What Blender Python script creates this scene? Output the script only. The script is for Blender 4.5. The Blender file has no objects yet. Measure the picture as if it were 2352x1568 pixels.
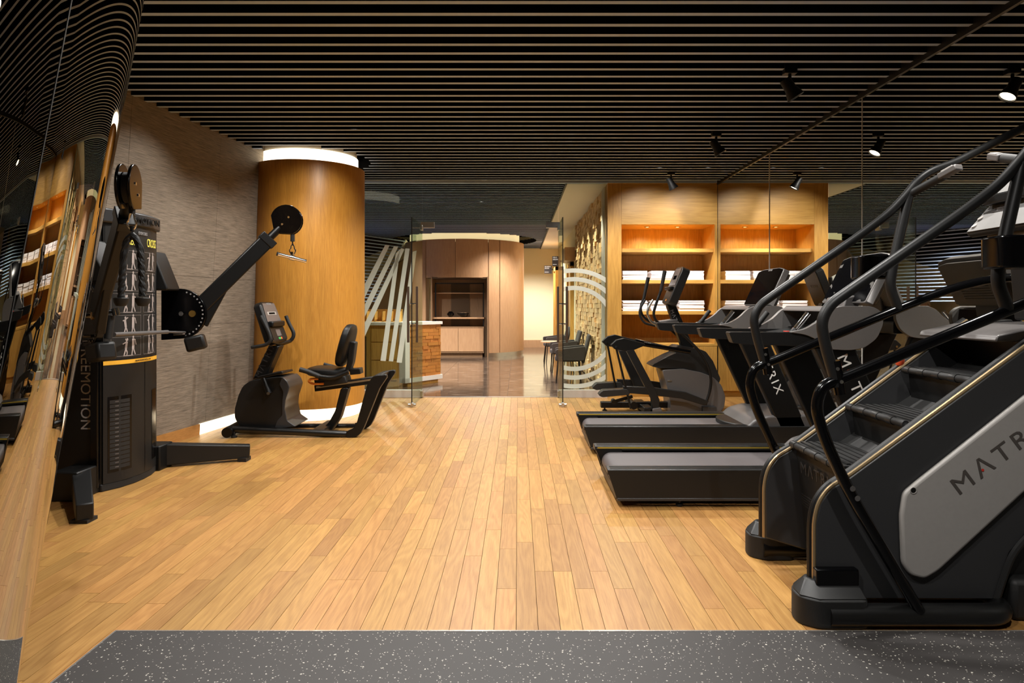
import bpy, bmesh, math, random
from mathutils import Vector, Matrix
random.seed(7)
SC = bpy.context.scene
COL = SC.collection
PI = math.pi
R = math.radians

# ---------------------------------------------------------------- camera
H = 1.27                      # camera height, metres
FX = 1568.0                   # focal length in pixels of the 2352 x 1568 frame
PX, PY = 1190.0, 700.0        # vanishing point of the room's long axis
cam_d = bpy.data.cameras.new('camera')
cam = bpy.data.objects.new('camera', cam_d); COL.objects.link(cam)
cam.location = (0, 0, H); cam.rotation_euler = (R(90), 0, 0)
cam_d.sensor_width = 36.0; cam_d.lens = FX * 36.0 / 2352.0
cam_d.shift_x = (1176 - PX) / 2352.0
cam_d.shift_y = (PY - 784) / 2352.0
cam_d.clip_start = 0.05; cam_d.clip_end = 100
SC.camera = cam

# ---------------------------------------------------------------- world, exposure
wd = bpy.data.worlds.new('world'); SC.world = wd; wd.use_nodes = True
wd.node_tree.nodes['Background'].inputs[0].default_value = (0.05, 0.045, 0.04, 1)
wd.node_tree.nodes['Background'].inputs[1].default_value = 0.3
vs = SC.view_settings
SC.display_settings.display_device = 'sRGB'
vs.view_transform = 'Standard'; vs.look = 'None'; vs.gamma = 1.0
vs.exposure = 0.0; vs.use_curve_mapping = False
try:
    SC.cycles.caustics_reflective = False
    SC.cycles.caustics_refractive = False
    SC.cycles.sample_clamp_indirect = 6.0
    SC.cycles.max_bounces = 14
    SC.cycles.diffuse_bounces = 5
    SC.cycles.transparent_max_bounces = 24
    SC.cycles.blur_glossy = 0.6
except Exception:
    pass

# ---------------------------------------------------------------- lamps (track and niche fixtures, plus added unseen fill spots)
CEIL = 2.96                   # underside of the ceiling slats
MX = 2.75                     # plane of the mirror wall
YB = 9.41                     # plane of the glass partition and the towel cabinet
WARM = (1.0, 0.968, 0.92)
PIT = 0.1548                  # pitch of the ceiling slats
def slot(y):                  # centre of the gap between two slats nearest to y
    return round((y - 3.818) / PIT - 0.5) * PIT + 3.818 + PIT / 2
FILL_SPOTS = [(-2.1, 2.9, 40), (-2.1, 4.6, 45), (-1.9, 6.3, 45), (-0.5, 1.0, 62), (-0.5, 2.9, 62), (-0.5, 4.8, 62), (-0.5, 6.6, 62), (-0.5, 8.4, 62),
              (1.0, 1.0, 55), (1.0, 2.9, 55), (1.0, 4.8, 55), (1.0, 6.6, 55), (1.1, 8.4, 55)]  # unseen fill spots added under the slats to light the gym
LOBBY_FILLS = [(-0.6, 11.2, 60), (-0.6, 13.6, 60), (-2.2, 11.6, 55), (-2.6, 14.2, 60), (-3.5, 14.6, 60), (0.35, 18.6, 75), (0.1, 16.0, 45)]  # added spots without fixtures that brighten the lobby
TRACKSPOTS = [(1.95, 3.05), (1.95, 4.90), (1.95, 6.72), (1.95, 8.70)]

def spot(name, loc, target, power, angle=100, blend=0.8, color=WARM, radius=0.06):
    d = bpy.data.lights.new(name, 'SPOT'); d.energy = power; d.color = color
    d.spot_size = R(angle); d.spot_blend = blend; d.shadow_soft_size = radius
    o = bpy.data.objects.new(name, d); COL.objects.link(o)
    o.location = loc
    v = Vector(target) - Vector(loc)
    o.rotation_euler = v.to_track_quat('-Z', 'Y').to_euler()
    return o
LK = 2.75
for x, y, p in FILL_SPOTS:
    spot('fill_spot', (x, slot(y), CEIL - 0.004), (x, slot(y), 0), p * LK, 138, 0.6, radius=0.03)
for x, y, p in LOBBY_FILLS:
    spot('lobby_fill', (x, y, CEIL - 0.004), (x, y, 0), p * LK * 3.2, 140, 0.8, (1, .97, .92), 0.03)
for y in (9.9, 10.9, 11.9, 12.9, 13.9):
    spot('block_wall_fill', (0.93, y, CEIL - 0.03), (1.10, y, 0), 62 * LK, 70, 0.6, (1, .92, .80), 0.03)  # unseen spots added to graze the block wall with light
for x, y in TRACKSPOTS:
    spot('track_lamp', (x + 0.09, y, CEIL - 0.235) if y < 8 else (x + 0.05, y + 0.06, CEIL - 0.225), (x + 0.75, y - 0.05, 0.2) if y < 8 else (2.30, 9.5, 1.25), 60 * LK, 66, 0.6, (1, .96, .90), 0.04)
WALL_FILLS = [(1.75, 8.35, (1.80, YB, 1.95), 20), (2.35, 8.35, (2.35, YB, 1.95), 20), (-2.15, 5.6, (-3.1, 5.6, 1.6), 16), (-2.15, 4.0, (-3.2, 4.2, 1.6), 16),
           (-1.55, 6.6, (-2.3, 7.5, 1.6), 22)]  # added fill without fixtures for the cabinet front, left wall and oak column
for x, y, tg, p in WALL_FILLS:
    spot('wall_fill', (x, slot(y), CEIL - 0.004), tg, p * LK, 86, 0.7, radius=0.03)
for x in (1.84, 2.27):
    spot('niche_lamp', (x, 9.72, 2.365), (x, 9.74, 0), 11 * LK, 150, 0.8, (1, .92, .66), 0.03)

# ---------------------------------------------------------------- helpers
def W(px, py, Y):
    """photo pixel on the vertical plane at depth Y -> world point"""
    return Vector(((px - PX) * Y / FX, Y, H - (py - PY) * Y / FX))
def XZ(pts, Y):
    return [((p[0] - PX) * Y / FX, H - (p[1] - PY) * Y / FX) for p in pts]

def fillet(pts, r, n=5, closed=True):
    """round the corners of a polygon / polyline (2D or 3D)"""
    P = [Vector(p) for p in pts]; out = []; N = len(P)
    for i, p in enumerate(P):
        if not closed and i in (0, N - 1):
            out.append(tuple(p)); continue
        a, b = P[i - 1], P[(i + 1) % N]
        rr = r[i] if isinstance(r, (list, tuple)) else r
        da, db = a - p, b - p
        t = min(rr, da.length * 0.48, db.length * 0.48)
        if t < 1e-5:
            out.append(tuple(p)); continue
        s, e = p + da.normalized() * t, p + db.normalized() * t
        for k in range(n + 1):
            u = k / n
            out.append(tuple(s * (1 - u) ** 2 + p * 2 * u * (1 - u) + e * u * u))
    return out

class MB:
    def __init__(s): s.v = []; s.f = []
    def add(s, vs, fs):
        o = len(s.v); s.v += [Vector(v) for v in vs]; s.f += [[i + o for i in f] for f in fs]; return s
    def box(s, a, b):
        (x0, y0, z0), (x1, y1, z1) = a, b
        x0, x1 = min(x0, x1), max(x0, x1); y0, y1 = min(y0, y1), max(y0, y1); z0, z1 = min(z0, z1), max(z0, z1)
        return s.add([(x0,y0,z0),(x1,y0,z0),(x1,y1,z0),(x0,y1,z0),(x0,y0,z1),(x1,y0,z1),(x1,y1,z1),(x0,y1,z1)],
                     [(0,3,2,1),(4,5,6,7),(0,1,5,4),(1,2,6,5),(2,3,7,6),(3,0,4,7)])
    def bar(s, p, q, w, t, up=(0, 0, 1), w2=None, t2=None):
        """rectangular bar from p to q; w sideways, t along 'up'"""
        p, q = Vector(p), Vector(q); d = (q - p).normalized(); up = Vector(up)
        sd = d.cross(up)
        if sd.length < 1e-4: sd = d.cross(Vector((1, 0, 0)))
        sd.normalize(); u = sd.cross(d).normalized()
        w2 = w if w2 is None else w2; t2 = t if t2 is None else t2
        vs = []
        for c, ww, tt in ((p, w, t), (q, w2, t2)):
            for a, b in ((-1, -1), (1, -1), (1, 1), (-1, 1)):
                vs.append(c + sd * a * ww / 2 + u * b * tt / 2)
        return s.add(vs, [(0,3,2,1),(4,5,6,7),(0,1,5,4),(1,2,6,5),(2,3,7,6),(3,0,4,7)])
    def prism(s, pts, plane, a, b):
        def P(u, v, w):
            return {'xz': (u, w, v), 'xy': (u, v, w), 'yz': (w, u, v)}[plane]
        n = len(pts)
        area = sum(pts[i][0] * pts[(i + 1) % n][1] - pts[(i + 1) % n][0] * pts[i][1] for i in range(n))
        if area < 0: pts = list(reversed(pts))
        vs = [P(u, v, a) for u, v in pts] + [P(u, v, b) for u, v in pts]
        f0 = list(range(n)); f1 = [i + n for i in range(n)]
        flip = (b > a) if plane in ('xy', 'yz') else (b < a)
        sides = [(i, (i + 1) % n, n + (i + 1) % n, n + i) for i in range(n)]
        fs = [f0[::-1], f1] + sides
        if not flip: fs = [f[::-1] for f in fs]
        return s.add(vs, fs)
    def plate(s, pts3, nrm, t):
        """planar polygon in 3D given thickness t along nrm"""
        nrm = Vector(nrm).normalized() * t; n = len(pts3)
        P = [Vector(p) for p in pts3]
        fn = Vector((0, 0, 0))
        for i in range(n): fn += P[i].cross(P[(i + 1) % n])
        if fn.dot(nrm) < 0: P.reverse()
        vs = P + [p + nrm for p in P]
        return s.add(vs, [list(range(n))[::-1], [i + n for i in range(n)]] + [(i, (i + 1) % n, n + (i + 1) % n, n + i) for i in range(n)])
    def tube(s, pts, r, n=12, closed=False):
        P = [Vector(p) for p in pts]; N = len(P)
        rs = r if isinstance(r, (list, tuple)) else [r] * N
        T = []
        for i in range(N):
            if closed: t = P[(i + 1) % N] - P[i - 1]
            else: t = P[min(i + 1, N - 1)] - P[max(i - 1, 0)]
            T.append(t.normalized())
        up = Vector((0, 0, 1)) if abs(T[0].z) < 0.9 else Vector((1, 0, 0))
        u = (up - T[0] * up.dot(T[0])).normalized()
        vs = []
        for i in range(N):
            u = (u - T[i] * u.dot(T[i])).normalized(); w = T[i].cross(u)
            for k in range(n):
                a = 2 * PI * k / n
                vs.append(P[i] + (u * math.cos(a) + w * math.sin(a)) * rs[i])
        fs = []
        for i in range(N if closed else N - 1):
            j = (i + 1) % N
            for k in range(n):
                fs.append((i * n + k, i * n + (k + 1) % n, j * n + (k + 1) % n, j * n + k))
        if not closed:
            fs.append([k for k in range(n)][::-1]); fs.append([(N - 1) * n + k for k in range(n)])
        return s.add(vs, fs)
    def cyl(s, p, q, r, n=20, r2=None):
        return s.tube([p, q], [r, r if r2 is None else r2], n)
    def lathe(s, prof, c, axis=(0, 0, 1), n=32, a0=0, a1=2 * PI):
        """profile of (radius, height) about an axis through c"""
        ax = Vector(axis).normalized()
        u = Vector((1, 0, 0)) if abs(ax.x) < 0.9 else Vector((0, 1, 0))
        u = (u - ax * u.dot(ax)).normalized(); w = ax.cross(u); c = Vector(c)
        full = abs(a1 - a0 - 2 * PI) < 1e-6; m = n if full else n + 1
        vs = []
        for rr, h in prof:
            for k in range(m):
                a = a0 + (a1 - a0) * k / n
                vs.append(c + ax * h + (u * math.cos(a) + w * math.sin(a)) * rr)
        fs = []
        for i in range(len(prof) - 1):
            for k in range(n):
                k2 = (k + 1) % m
                fs.append((i * m + k, i * m + k2, (i + 1) * m + k2, (i + 1) * m + k))
        return s.add(vs, fs)
    def grid(s, fn, nu, nv):
        vs = [fn(i / nu, j / nv) for j in range(nv + 1) for i in range(nu + 1)]
        fs = [(j * (nu + 1) + i, j * (nu + 1) + i + 1, (j + 1) * (nu + 1) + i + 1, (j + 1) * (nu + 1) + i) for j in range(nv) for i in range(nu)]
        return s.add(vs, fs)
    def pad(s, c, ax, ay, az, e=0.5, nu=20, nv=10):
        """superellipsoid cushion: half-axis vectors ax, ay, az"""
        c, ax, ay, az = Vector(c), Vector(ax), Vector(ay), Vector(az)
        def g(t, p): return math.copysign(abs(t) ** p, t)
        def fn(u, v):
            a = -PI + 2 * PI * u; b = -PI / 2 + PI * v
            cb = g(math.cos(b), e)
            return c + ax * cb * g(math.cos(a), e) + ay * cb * g(math.sin(a), e) + az * g(math.sin(b), e)
        return s.grid(fn, nu, nv)

def chain(o):
    M = Matrix.Identity(4)
    while o is not None:
        M = o.matrix_basis @ M; o = o.parent
    return M
def mesh_of(name, mb, parent=None, smooth=True, angle=35):
    Mi = chain(parent).inverted() if parent is not None else Matrix.Identity(4)
    me = bpy.data.meshes.new(name)
    me.from_pydata([tuple(Mi @ v) for v in mb.v], [], mb.f)
    me.validate(); me.update()
    if smooth:
        me.shade_smooth(); me.set_sharp_from_angle(angle=R(angle))
    return me
def part(name, mb, m, parent=None, bevel=0, seg=2, label=None, smooth=True, fix=False):
    me = mesh_of(name, mb, parent, smooth)
    if fix:
        bm = bmesh.new(); bm.from_mesh(me); bmesh.ops.remove_doubles(bm, verts=bm.verts, dist=1e-5)
        bmesh.ops.recalc_face_normals(bm, faces=bm.faces); bm.to_mesh(me); bm.free()
        if smooth: me.shade_smooth(); me.set_sharp_from_angle(angle=R(35))
    me.materials.append(M[m] if isinstance(m, str) else m)
    o = bpy.data.objects.new(name, me); COL.objects.link(o)
    if parent is not None: o.parent = parent
    if bevel:
        b = o.modifiers.new('bevel', 'BEVEL'); b.width = bevel; b.segments = seg
        b.limit_method = 'ANGLE'; b.angle_limit = R(32); b.use_clamp_overlap = True
    if label: o['label'] = label
    return o
def tag(o, label=None, cat=None, group=None, kind=None):
    if label: o['label'] = label
    if cat: o['category'] = cat
    if group: o['group'] = group
    if kind: o['kind'] = kind
    return o
def thing(name, label, cat, loc=(0, 0, 0), rotz=0, group=None):
    o = bpy.data.objects.new(name, None); COL.objects.link(o)
    o.empty_display_size = 0.1
    o.location = loc; o.rotation_euler = (0, 0, rotz)
    return tag(o, label, cat, group)
def struct(name, mb, m, parent=None, **k):
    o = part(name, mb, m, parent, **k); o['kind'] = 'structure'; return o
def copy_tree(o, parent=None):
    c = o.copy(); COL.objects.link(c)
    if parent is not None: c.parent = parent
    for ch in list(o.children): copy_tree(ch, c)
    return c
def text(name, txt, size, m, parent, origin, xdir, ydir, depth=0.0008, sx=1.0, label=None, shear=0, space=1.0, align='CENTER'):
    cu = bpy.data.curves.new(name, 'FONT'); cu.body = txt; cu.size = size
    cu.align_x = align; cu.align_y = 'CENTER'; cu.extrude = depth; cu.shear = shear; cu.space_character = space
    cu.resolution_u = 3
    t = bpy.data.objects.new(name, cu); COL.objects.link(t)
    dg = bpy.context.evaluated_depsgraph_get(); dg.update()
    me = bpy.data.meshes.new_from_object(t.evaluated_get(dg))
    bpy.data.objects.remove(t)
    x = Vector(xdir).normalized(); y = Vector(ydir); y = (y - x * y.dot(x)).normalized(); z = x.cross(y)
    Mw = Matrix((( x.x*sx, y.x, z.x, origin[0]), (x.y*sx, y.y, z.y, origin[1]), (x.z*sx, y.z, z.z, origin[2]), (0, 0, 0, 1)))
    me.transform((chain(parent).inverted() if parent is not None else Matrix.Identity(4)) @ Mw)
    me.materials.clear(); me.materials.append(M[m]); me.name = name
    o = bpy.data.objects.new(name, me); COL.objects.link(o)
    if parent is not None: o.parent = parent
    if label: o['label'] = label
    return o

# ---------------------------------------------------------------- materials
M = {}
def lin(c):
    return tuple(((x / 255) / 12.92 if x / 255 <= 0.04045 else ((x / 255 + 0.055) / 1.055) ** 2.4) for x in c) + (1,)
def nt(name):
    m = bpy.data.materials.new(name); m.use_nodes = True; M[name] = m
    t = m.node_tree; return m, t, t.nodes, t.links, t.nodes['Principled BSDF']
def plain(name, c, rough=0.5, metal=0.0, spec=0.5, noise=0.06, scale=60, bump=0.0, emis=None, coat=0):
    m, t, N, L, B = nt(name)
    B.inputs['Roughness'].default_value = rough; B.inputs['Metallic'].default_value = metal
    B.inputs['Specular IOR Level'].default_value = spec
    if coat: B.inputs['Coat Weight'].default_value = coat; B.inputs['Coat Roughness'].default_value = 0.08
    tc = N.new('ShaderNodeTexCoord'); nz = N.new('ShaderNodeTexNoise'); nz.inputs['Scale'].default_value = scale; nz.inputs['Detail'].default_value = 3
    L.new(tc.outputs['Object'], nz.inputs['Vector'])
    mr = N.new('ShaderNodeMapRange'); mr.inputs['To Min'].default_value = 1 - noise; mr.inputs['To Max'].default_value = 1 + noise
    L.new(nz.outputs['Fac'], mr.inputs['Value'])
    mx = N.new('ShaderNodeMix'); mx.data_type = 'RGBA'; mx.blend_type = 'MULTIPLY'; mx.inputs[0].default_value = 1
    mx.inputs[6].default_value = lin(c); L.new(mr.outputs[0], mx.inputs[7]); L.new(mx.outputs[2], B.inputs['Base Color'])
    if bump:
        bp = N.new('ShaderNodeBump'); bp.inputs['Strength'].default_value = bump; bp.inputs['Distance'].default_value = 0.001
        L.new(nz.outputs['Fac'], bp.inputs['Height']); L.new(bp.outputs[0], B.inputs['Normal'])
    if emis:
        B.inputs['Emission Color'].default_value = lin(emis[0]); B.inputs['Emission Strength'].default_value = emis[1]
    return m
def wood(name, dark, light, axis='z', scale=1.0, rough=0.35, rnd=False, veneer=0.0, contrast=1.0, fig=1.0, coat=0.0):
    """wood with grain running along an object axis; rnd = every piece its own shade and figure"""
    m, t, N, L, B = nt(name)
    B.inputs['Roughness'].default_value = rough
    if coat: B.inputs['Coat Weight'].default_value = coat; B.inputs['Coat Roughness'].default_value = 0.22
    tc = N.new('ShaderNodeTexCoord'); mp = N.new('ShaderNodeMapping')
    lo, hi = 2.2 * scale, 48 * scale
    sc = {'x': (lo, hi, hi), 'y': (hi, lo, hi), 'z': (hi, hi, lo)}[axis]
    mp.inputs['Scale'].default_value = sc
    src = tc.outputs['Object']
    rv = None
    if rnd:
        oi = N.new('ShaderNodeObjectInfo'); ge = N.new('ShaderNodeNewGeometry')
        ad = N.new('ShaderNodeMath'); ad.operation = 'ADD'; L.new(oi.outputs['Random'], ad.inputs[0]); L.new(ge.outputs['Random Per Island'], ad.inputs[1])
        fr = N.new('ShaderNodeMath'); fr.operation = 'FRACT'; L.new(ad.outputs[0], fr.inputs[0]); rv = fr.outputs[0]
        cb = N.new('ShaderNodeCombineXYZ'); ml = N.new('ShaderNodeMath'); ml.operation = 'MULTIPLY'; ml.inputs[1].default_value = 37.0
        L.new(rv, ml.inputs[0])
        for i in range(3): L.new(ml.outputs[0], cb.inputs[i])
        va = N.new('ShaderNodeVectorMath'); va.operation = 'ADD'; L.new(src, va.inputs[0]); L.new(cb.outputs[0], va.inputs[1]); src = va.outputs[0]
    L.new(src, mp.inputs['Vector'])
    n1 = N.new('ShaderNodeTexNoise'); n1.inputs['Scale'].default_value = 3.0; n1.inputs['Detail'].default_value = 6; n1.inputs['Roughness'].default_value = 0.65
    n1.inputs['Distortion'].default_value = 0.6
    L.new(mp.outputs[0], n1.inputs['Vector'])
    # cathedral figure: rings of a stretched low-frequency noise
    mp2 = N.new('ShaderNodeMapping'); lo2, hi2 = 0.55 * scale, 5.5 * scale
    mp2.inputs['Scale'].default_value = {'x': (lo2, hi2, hi2), 'y': (hi2, lo2, hi2), 'z': (hi2, hi2, lo2)}[axis]
    L.new(src, mp2.inputs['Vector'])
    n2 = N.new('ShaderNodeTexNoise'); n2.inputs['Scale'].default_value = 1.6; n2.inputs['Detail'].default_value = 1.5
    L.new(mp2.outputs[0], n2.inputs['Vector'])
    rg = N.new('ShaderNodeMath'); rg.operation = 'MULTIPLY'; rg.inputs[1].default_value = 75; L.new(n2.outputs['Fac'], rg.inputs[0])
    sn = N.new('ShaderNodeMath'); sn.operation = 'SINE'; L.new(rg.outputs[0], sn.inputs[0])
    s2 = N.new('ShaderNodeMath'); s2.operation = 'MULTIPLY'; s2.inputs[1].default_value = 0.10 * fig; L.new(sn.outputs[0], s2.inputs[0])
    sm = N.new('ShaderNodeMath'); sm.operation = 'ADD'; L.new(n1.outputs['Fac'], sm.inputs[0]); L.new(s2.outputs[0], sm.inputs[1])
    rp = N.new('ShaderNodeValToRGB')
    rp.color_ramp.elements[0].position = 0.5 - 0.28 / contrast; rp.color_ramp.elements[0].color = lin(dark)
    rp.color_ramp.elements[1].position = 0.5 + 0.22 / contrast; rp.color_ramp.elements[1].color = lin(light)
    L.new(sm.outputs[0], rp.inputs['Fac'])
    col = rp.outputs['Color']
    if rnd or veneer:
        hs = N.new('ShaderNodeHueSaturation')
        if veneer:   # vertical veneer leaves around an axis: shade by angle
            sx = N.new('ShaderNodeSeparateXYZ'); L.new(tc.outputs['Object'], sx.inputs[0])
            at = N.new('ShaderNodeMath'); at.operation = 'ARCTAN2'; L.new(sx.outputs['Y'], at.inputs[0]); L.new(sx.outputs['X'], at.inputs[1])
            mu = N.new('ShaderNodeMath'); mu.operation = 'MULTIPLY'; mu.inputs[1].default_value = veneer; L.new(at.outputs[0], mu.inputs[0])
            fl = N.new('ShaderNodeMath'); fl.operation = 'FLOOR'; L.new(mu.outputs[0], fl.inputs[0])
            wn = N.new('ShaderNodeTexWhiteNoise'); wn.noise_dimensions = '1D'; L.new(fl.outputs[0], wn.inputs['W']); rv = wn.outputs['Value']
            lo_v, hi_v = 0.93, 1.05
        else:
            lo_v, hi_v = 0.80, 1.10
        mr = N.new('ShaderNodeMapRange'); mr.inputs['To Min'].default_value = lo_v; mr.inputs['To Max'].default_value = hi_v
        L.new(rv, mr.inputs['Value']); L.new(mr.outputs[0], hs.inputs['Value'])
        if rnd:
            w2 = N.new('ShaderNodeTexWhiteNoise'); w2.noise_dimensions = '1D'; L.new(rv, w2.inputs['W'])
            m2 = N.new('ShaderNodeMapRange'); m2.inputs['To Min'].default_value = 0.494; m2.inputs['To Max'].default_value = 0.504
            L.new(w2.outputs['Value'], m2.inputs['Value']); L.new(m2.outputs[0], hs.inputs['Hue'])
        L.new(col, hs.inputs['Color']); col = hs.outputs['Color']
    L.new(col, B.inputs['Base Color'])
    bp = N.new('ShaderNodeBump'); bp.inputs['Strength'].default_value = 0.12; bp.inputs['Distance'].default_value = 0.0006
    L.new(n1.outputs['Fac'], bp.inputs['Height']); L.new(bp.outputs[0], B.inputs['Normal'])
    return m
def mirror(name, c, rough=0.0):
    m, t, N, L, B = nt(name)
    B.inputs['Base Color'].default_value = lin(c); B.inputs['Metallic'].default_value = 1; B.inputs['Roughness'].default_value = rough
    return m
def glass(name, tint=(235, 242, 236), refl=1.0):
    m, t, N, L, B = nt(name); N.remove(B)
    tr = N.new('ShaderNodeBsdfTransparent'); tr.inputs[0].default_value = lin(tint)
    gl = N.new('ShaderNodeBsdfGlossy'); gl.inputs['Roughness'].default_value = 0.0
    fr = N.new('ShaderNodeLayerWeight'); fr.inputs['Blend'].default_value = 0.5
    pw = N.new('ShaderNodeMath'); pw.operation = 'POWER'; pw.inputs[1].default_value = 5.0; L.new(fr.outputs['Facing'], pw.inputs[0])
    ml = N.new('ShaderNodeMath'); ml.operation = 'MULTIPLY_ADD'; ml.inputs[1].default_value = 0.5 * refl; ml.inputs[2].default_value = 0.025 * refl; L.new(pw.outputs[0], ml.inputs[0])
    mx = N.new('ShaderNodeMixShader'); L.new(ml.outputs[0], mx.inputs[0]); L.new(tr.outputs[0], mx.inputs[1]); L.new(gl.outputs[0], mx.inputs[2])
    L.new(mx.outputs[0], N['Material Output'].inputs['Surface'])
    return m
def frosted(name, c, a):
    m, t, N, L, B = nt(name); N.remove(B)
    tr = N.new('ShaderNodeBsdfTransparent')
    df = N.new('ShaderNodeBsdfDiffuse'); df.inputs[0].default_value = lin(c)
    tl = N.new('ShaderNodeBsdfTranslucent'); tl.inputs[0].default_value = lin(c)
    m1 = N.new('ShaderNodeMixShader'); m1.inputs[0].default_value = 0.55; L.new(df.outputs[0], m1.inputs[1]); L.new(tl.outputs[0], m1.inputs[2])
    mx = N.new('ShaderNodeMixShader'); mx.inputs[0].default_value = a; L.new(tr.outputs[0], mx.inputs[1]); L.new(m1.outputs[0], mx.inputs[2])
    L.new(mx.outputs[0], N['Material Output'].inputs['Surface'])
    return m

wood('oak_floor', (144, 100, 48), (180, 136, 76), 'y', 1.0, 0.42, rnd=True, fig=1.0, coat=0.06, contrast=0.8)
wood('oak_orange', (158, 104, 34), (194, 138, 56), 'z', 0.9, 0.42, veneer=9.0, fig=0.35)
wood('oak_vert', (160, 112, 46), (210, 160, 80), 'z', 0.8, 0.45, fig=0.7, contrast=0.75)
wood('oak_horiz', (172, 124, 52), (212, 164, 84), 'x', 0.6, 0.45, fig=0.8, contrast=0.75)
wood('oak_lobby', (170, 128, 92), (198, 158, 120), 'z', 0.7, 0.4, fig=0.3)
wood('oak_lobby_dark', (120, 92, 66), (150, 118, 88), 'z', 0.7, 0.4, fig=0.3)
wood('oak_block', (190, 152, 104), (228, 194, 146), 'y', 1.2, 0.55, rnd=True, fig=0.4)
wood('teak_block', (160, 98, 36), (206, 140, 66), 'x', 1.2, 0.5, rnd=True, fig=0.4)
wood('skirting_oak', (150, 104, 54), (186, 134, 76), 'y', 0.9, 0.4, fig=0.3)
plain('underlay', (26, 16, 8), 0.8)
plain('slat', (176, 198, 238), 0.55, noise=0.04)
plain('void', (6, 6, 7), 0.9, spec=0.1)
plain('black_trim', (8, 8, 9), 0.5)
plain('joint_grey', (206, 202, 196), 0.5)
plain('bright_joint', (210, 204, 196), 0.25, metal=0.8)
mirror('mirror_glass', (225, 224, 218))
mirror('dark_mirror', (164, 160, 152))
plain('wall_backing', (60, 54, 48), 0.8)
plain('plaster', (206, 198, 186), 0.7)
plain('soffit_white', (232, 228, 224), 0.6)
plain('cream_wall', (238, 226, 190), 0.6)
plain('glow', (255, 246, 222), 0.6, emis=((255, 243, 216), 2.6))
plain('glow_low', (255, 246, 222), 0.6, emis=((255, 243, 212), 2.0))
plain('glow_lobby', (250, 238, 200), 0.6, emis=((250, 228, 172), 0.75))
plain('lens', (255, 248, 230), 0.4, emis=((255, 236, 205), 9.0))
plain('lens_warm', (255, 235, 190), 0.4, emis=((255, 214, 140), 8.0))
plain('stone_sill', (188, 178, 172), 0.35)
plain('white_lacquer', (236, 230, 222), 0.35)
plain('steel', (190, 190, 188), 0.28, metal=1.0)
plain('chrome', (225, 225, 225), 0.08, metal=1.0)
plain('black_metal', (9, 9, 9), 0.32, spec=0.6, noise=0.1)
plain('black_gloss', (5, 5, 6), 0.16, spec=0.3)
plain('black_satin', (9, 9, 9), 0.42, spec=0.32)
plain('black_rubber', (10, 10, 10), 0.62, bump=0.3, scale=300)
plain('charcoal', (22, 22, 22), 0.42, spec=0.35, noise=0.08, scale=400)
plain('dark_grey', (33, 33, 33), 0.38, spec=0.4, noise=0.08, scale=400)
plain('graphite', (47, 47, 48), 0.35, spec=0.4, noise=0.05, scale=400)
plain('mid_grey', (86, 83, 82), 0.35)
plain('silver_grey', (116, 113, 111), 0.38, metal=0.15)
plain('light_grey', (150, 146, 142), 0.4)
plain('pale_panel', (116, 115, 114), 0.3)
plain('belt', (78, 73, 74), 0.55, noise=0.14, scale=500, bump=0.2)
plain('gold_line', (206, 176, 74), 0.3, metal=0.6)
plain('bronze_trim', (160, 138, 104), 0.28, metal=0.7)
plain('letter_white', (226, 226, 224), 0.5)
plain('letter_grey', (150, 148, 148), 0.5)
plain('letter_dark', (70, 64, 60), 0.5)
plain('letter_faint', (38, 36, 36), 0.5)
plain('letter_black', (20, 18, 14), 0.6)
plain('yellow_print', (236, 222, 92), 0.6)
plain('yellow_strip', (228, 172, 52), 0.5)
plain('red_dot', (190, 46, 34), 0.5)
plain('red_button', (222, 84, 48), 0.4)
plain('green_button', (66, 170, 92), 0.4)
plain('orange_lever', (226, 138, 48), 0.4)
plain('poster_black', (20, 20, 19), 0.5)
plain('poster_line', (92, 86, 83), 0.6)
plain('figure_print', (160, 149, 144), 0.6)
plain('brass', (196, 158, 84), 0.25, metal=0.9)
plain('screen_grey', (96, 92, 92), 0.25)
plain('towel_white', (240, 234, 236), 0.9, bump=0.6, scale=700)
plain('chair_fabric', (58, 50, 47), 0.85, bump=0.4, scale=500)
plain('dark_wood', (60, 42, 28), 0.5)
plain('brown_panel', (76, 56, 36), 0.4)
plain('sign_black', (34, 26, 22), 0.5)
glass('clear_glass', refl=0.7)
frosted('frost', (226, 224, 220), 0.72)

def dead_black(name, fac=0.012):
    m, t, N, L, B = nt(name); N.remove(B)
    d = N.new('ShaderNodeBsdfDiffuse'); d.inputs[0].default_value = lin((6, 6, 7))
    g = N.new('ShaderNodeBsdfGlossy'); g.inputs['Roughness'].default_value = 0.08
    mx = N.new('ShaderNodeMixShader'); mx.inputs[0].default_value = fac
    L.new(d.outputs[0], mx.inputs[1]); L.new(g.outputs[0], mx.inputs[2]); L.new(mx.outputs[0], N['Material Output'].inputs['Surface'])
    return N, L, d
dead_black('screen_black')

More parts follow.
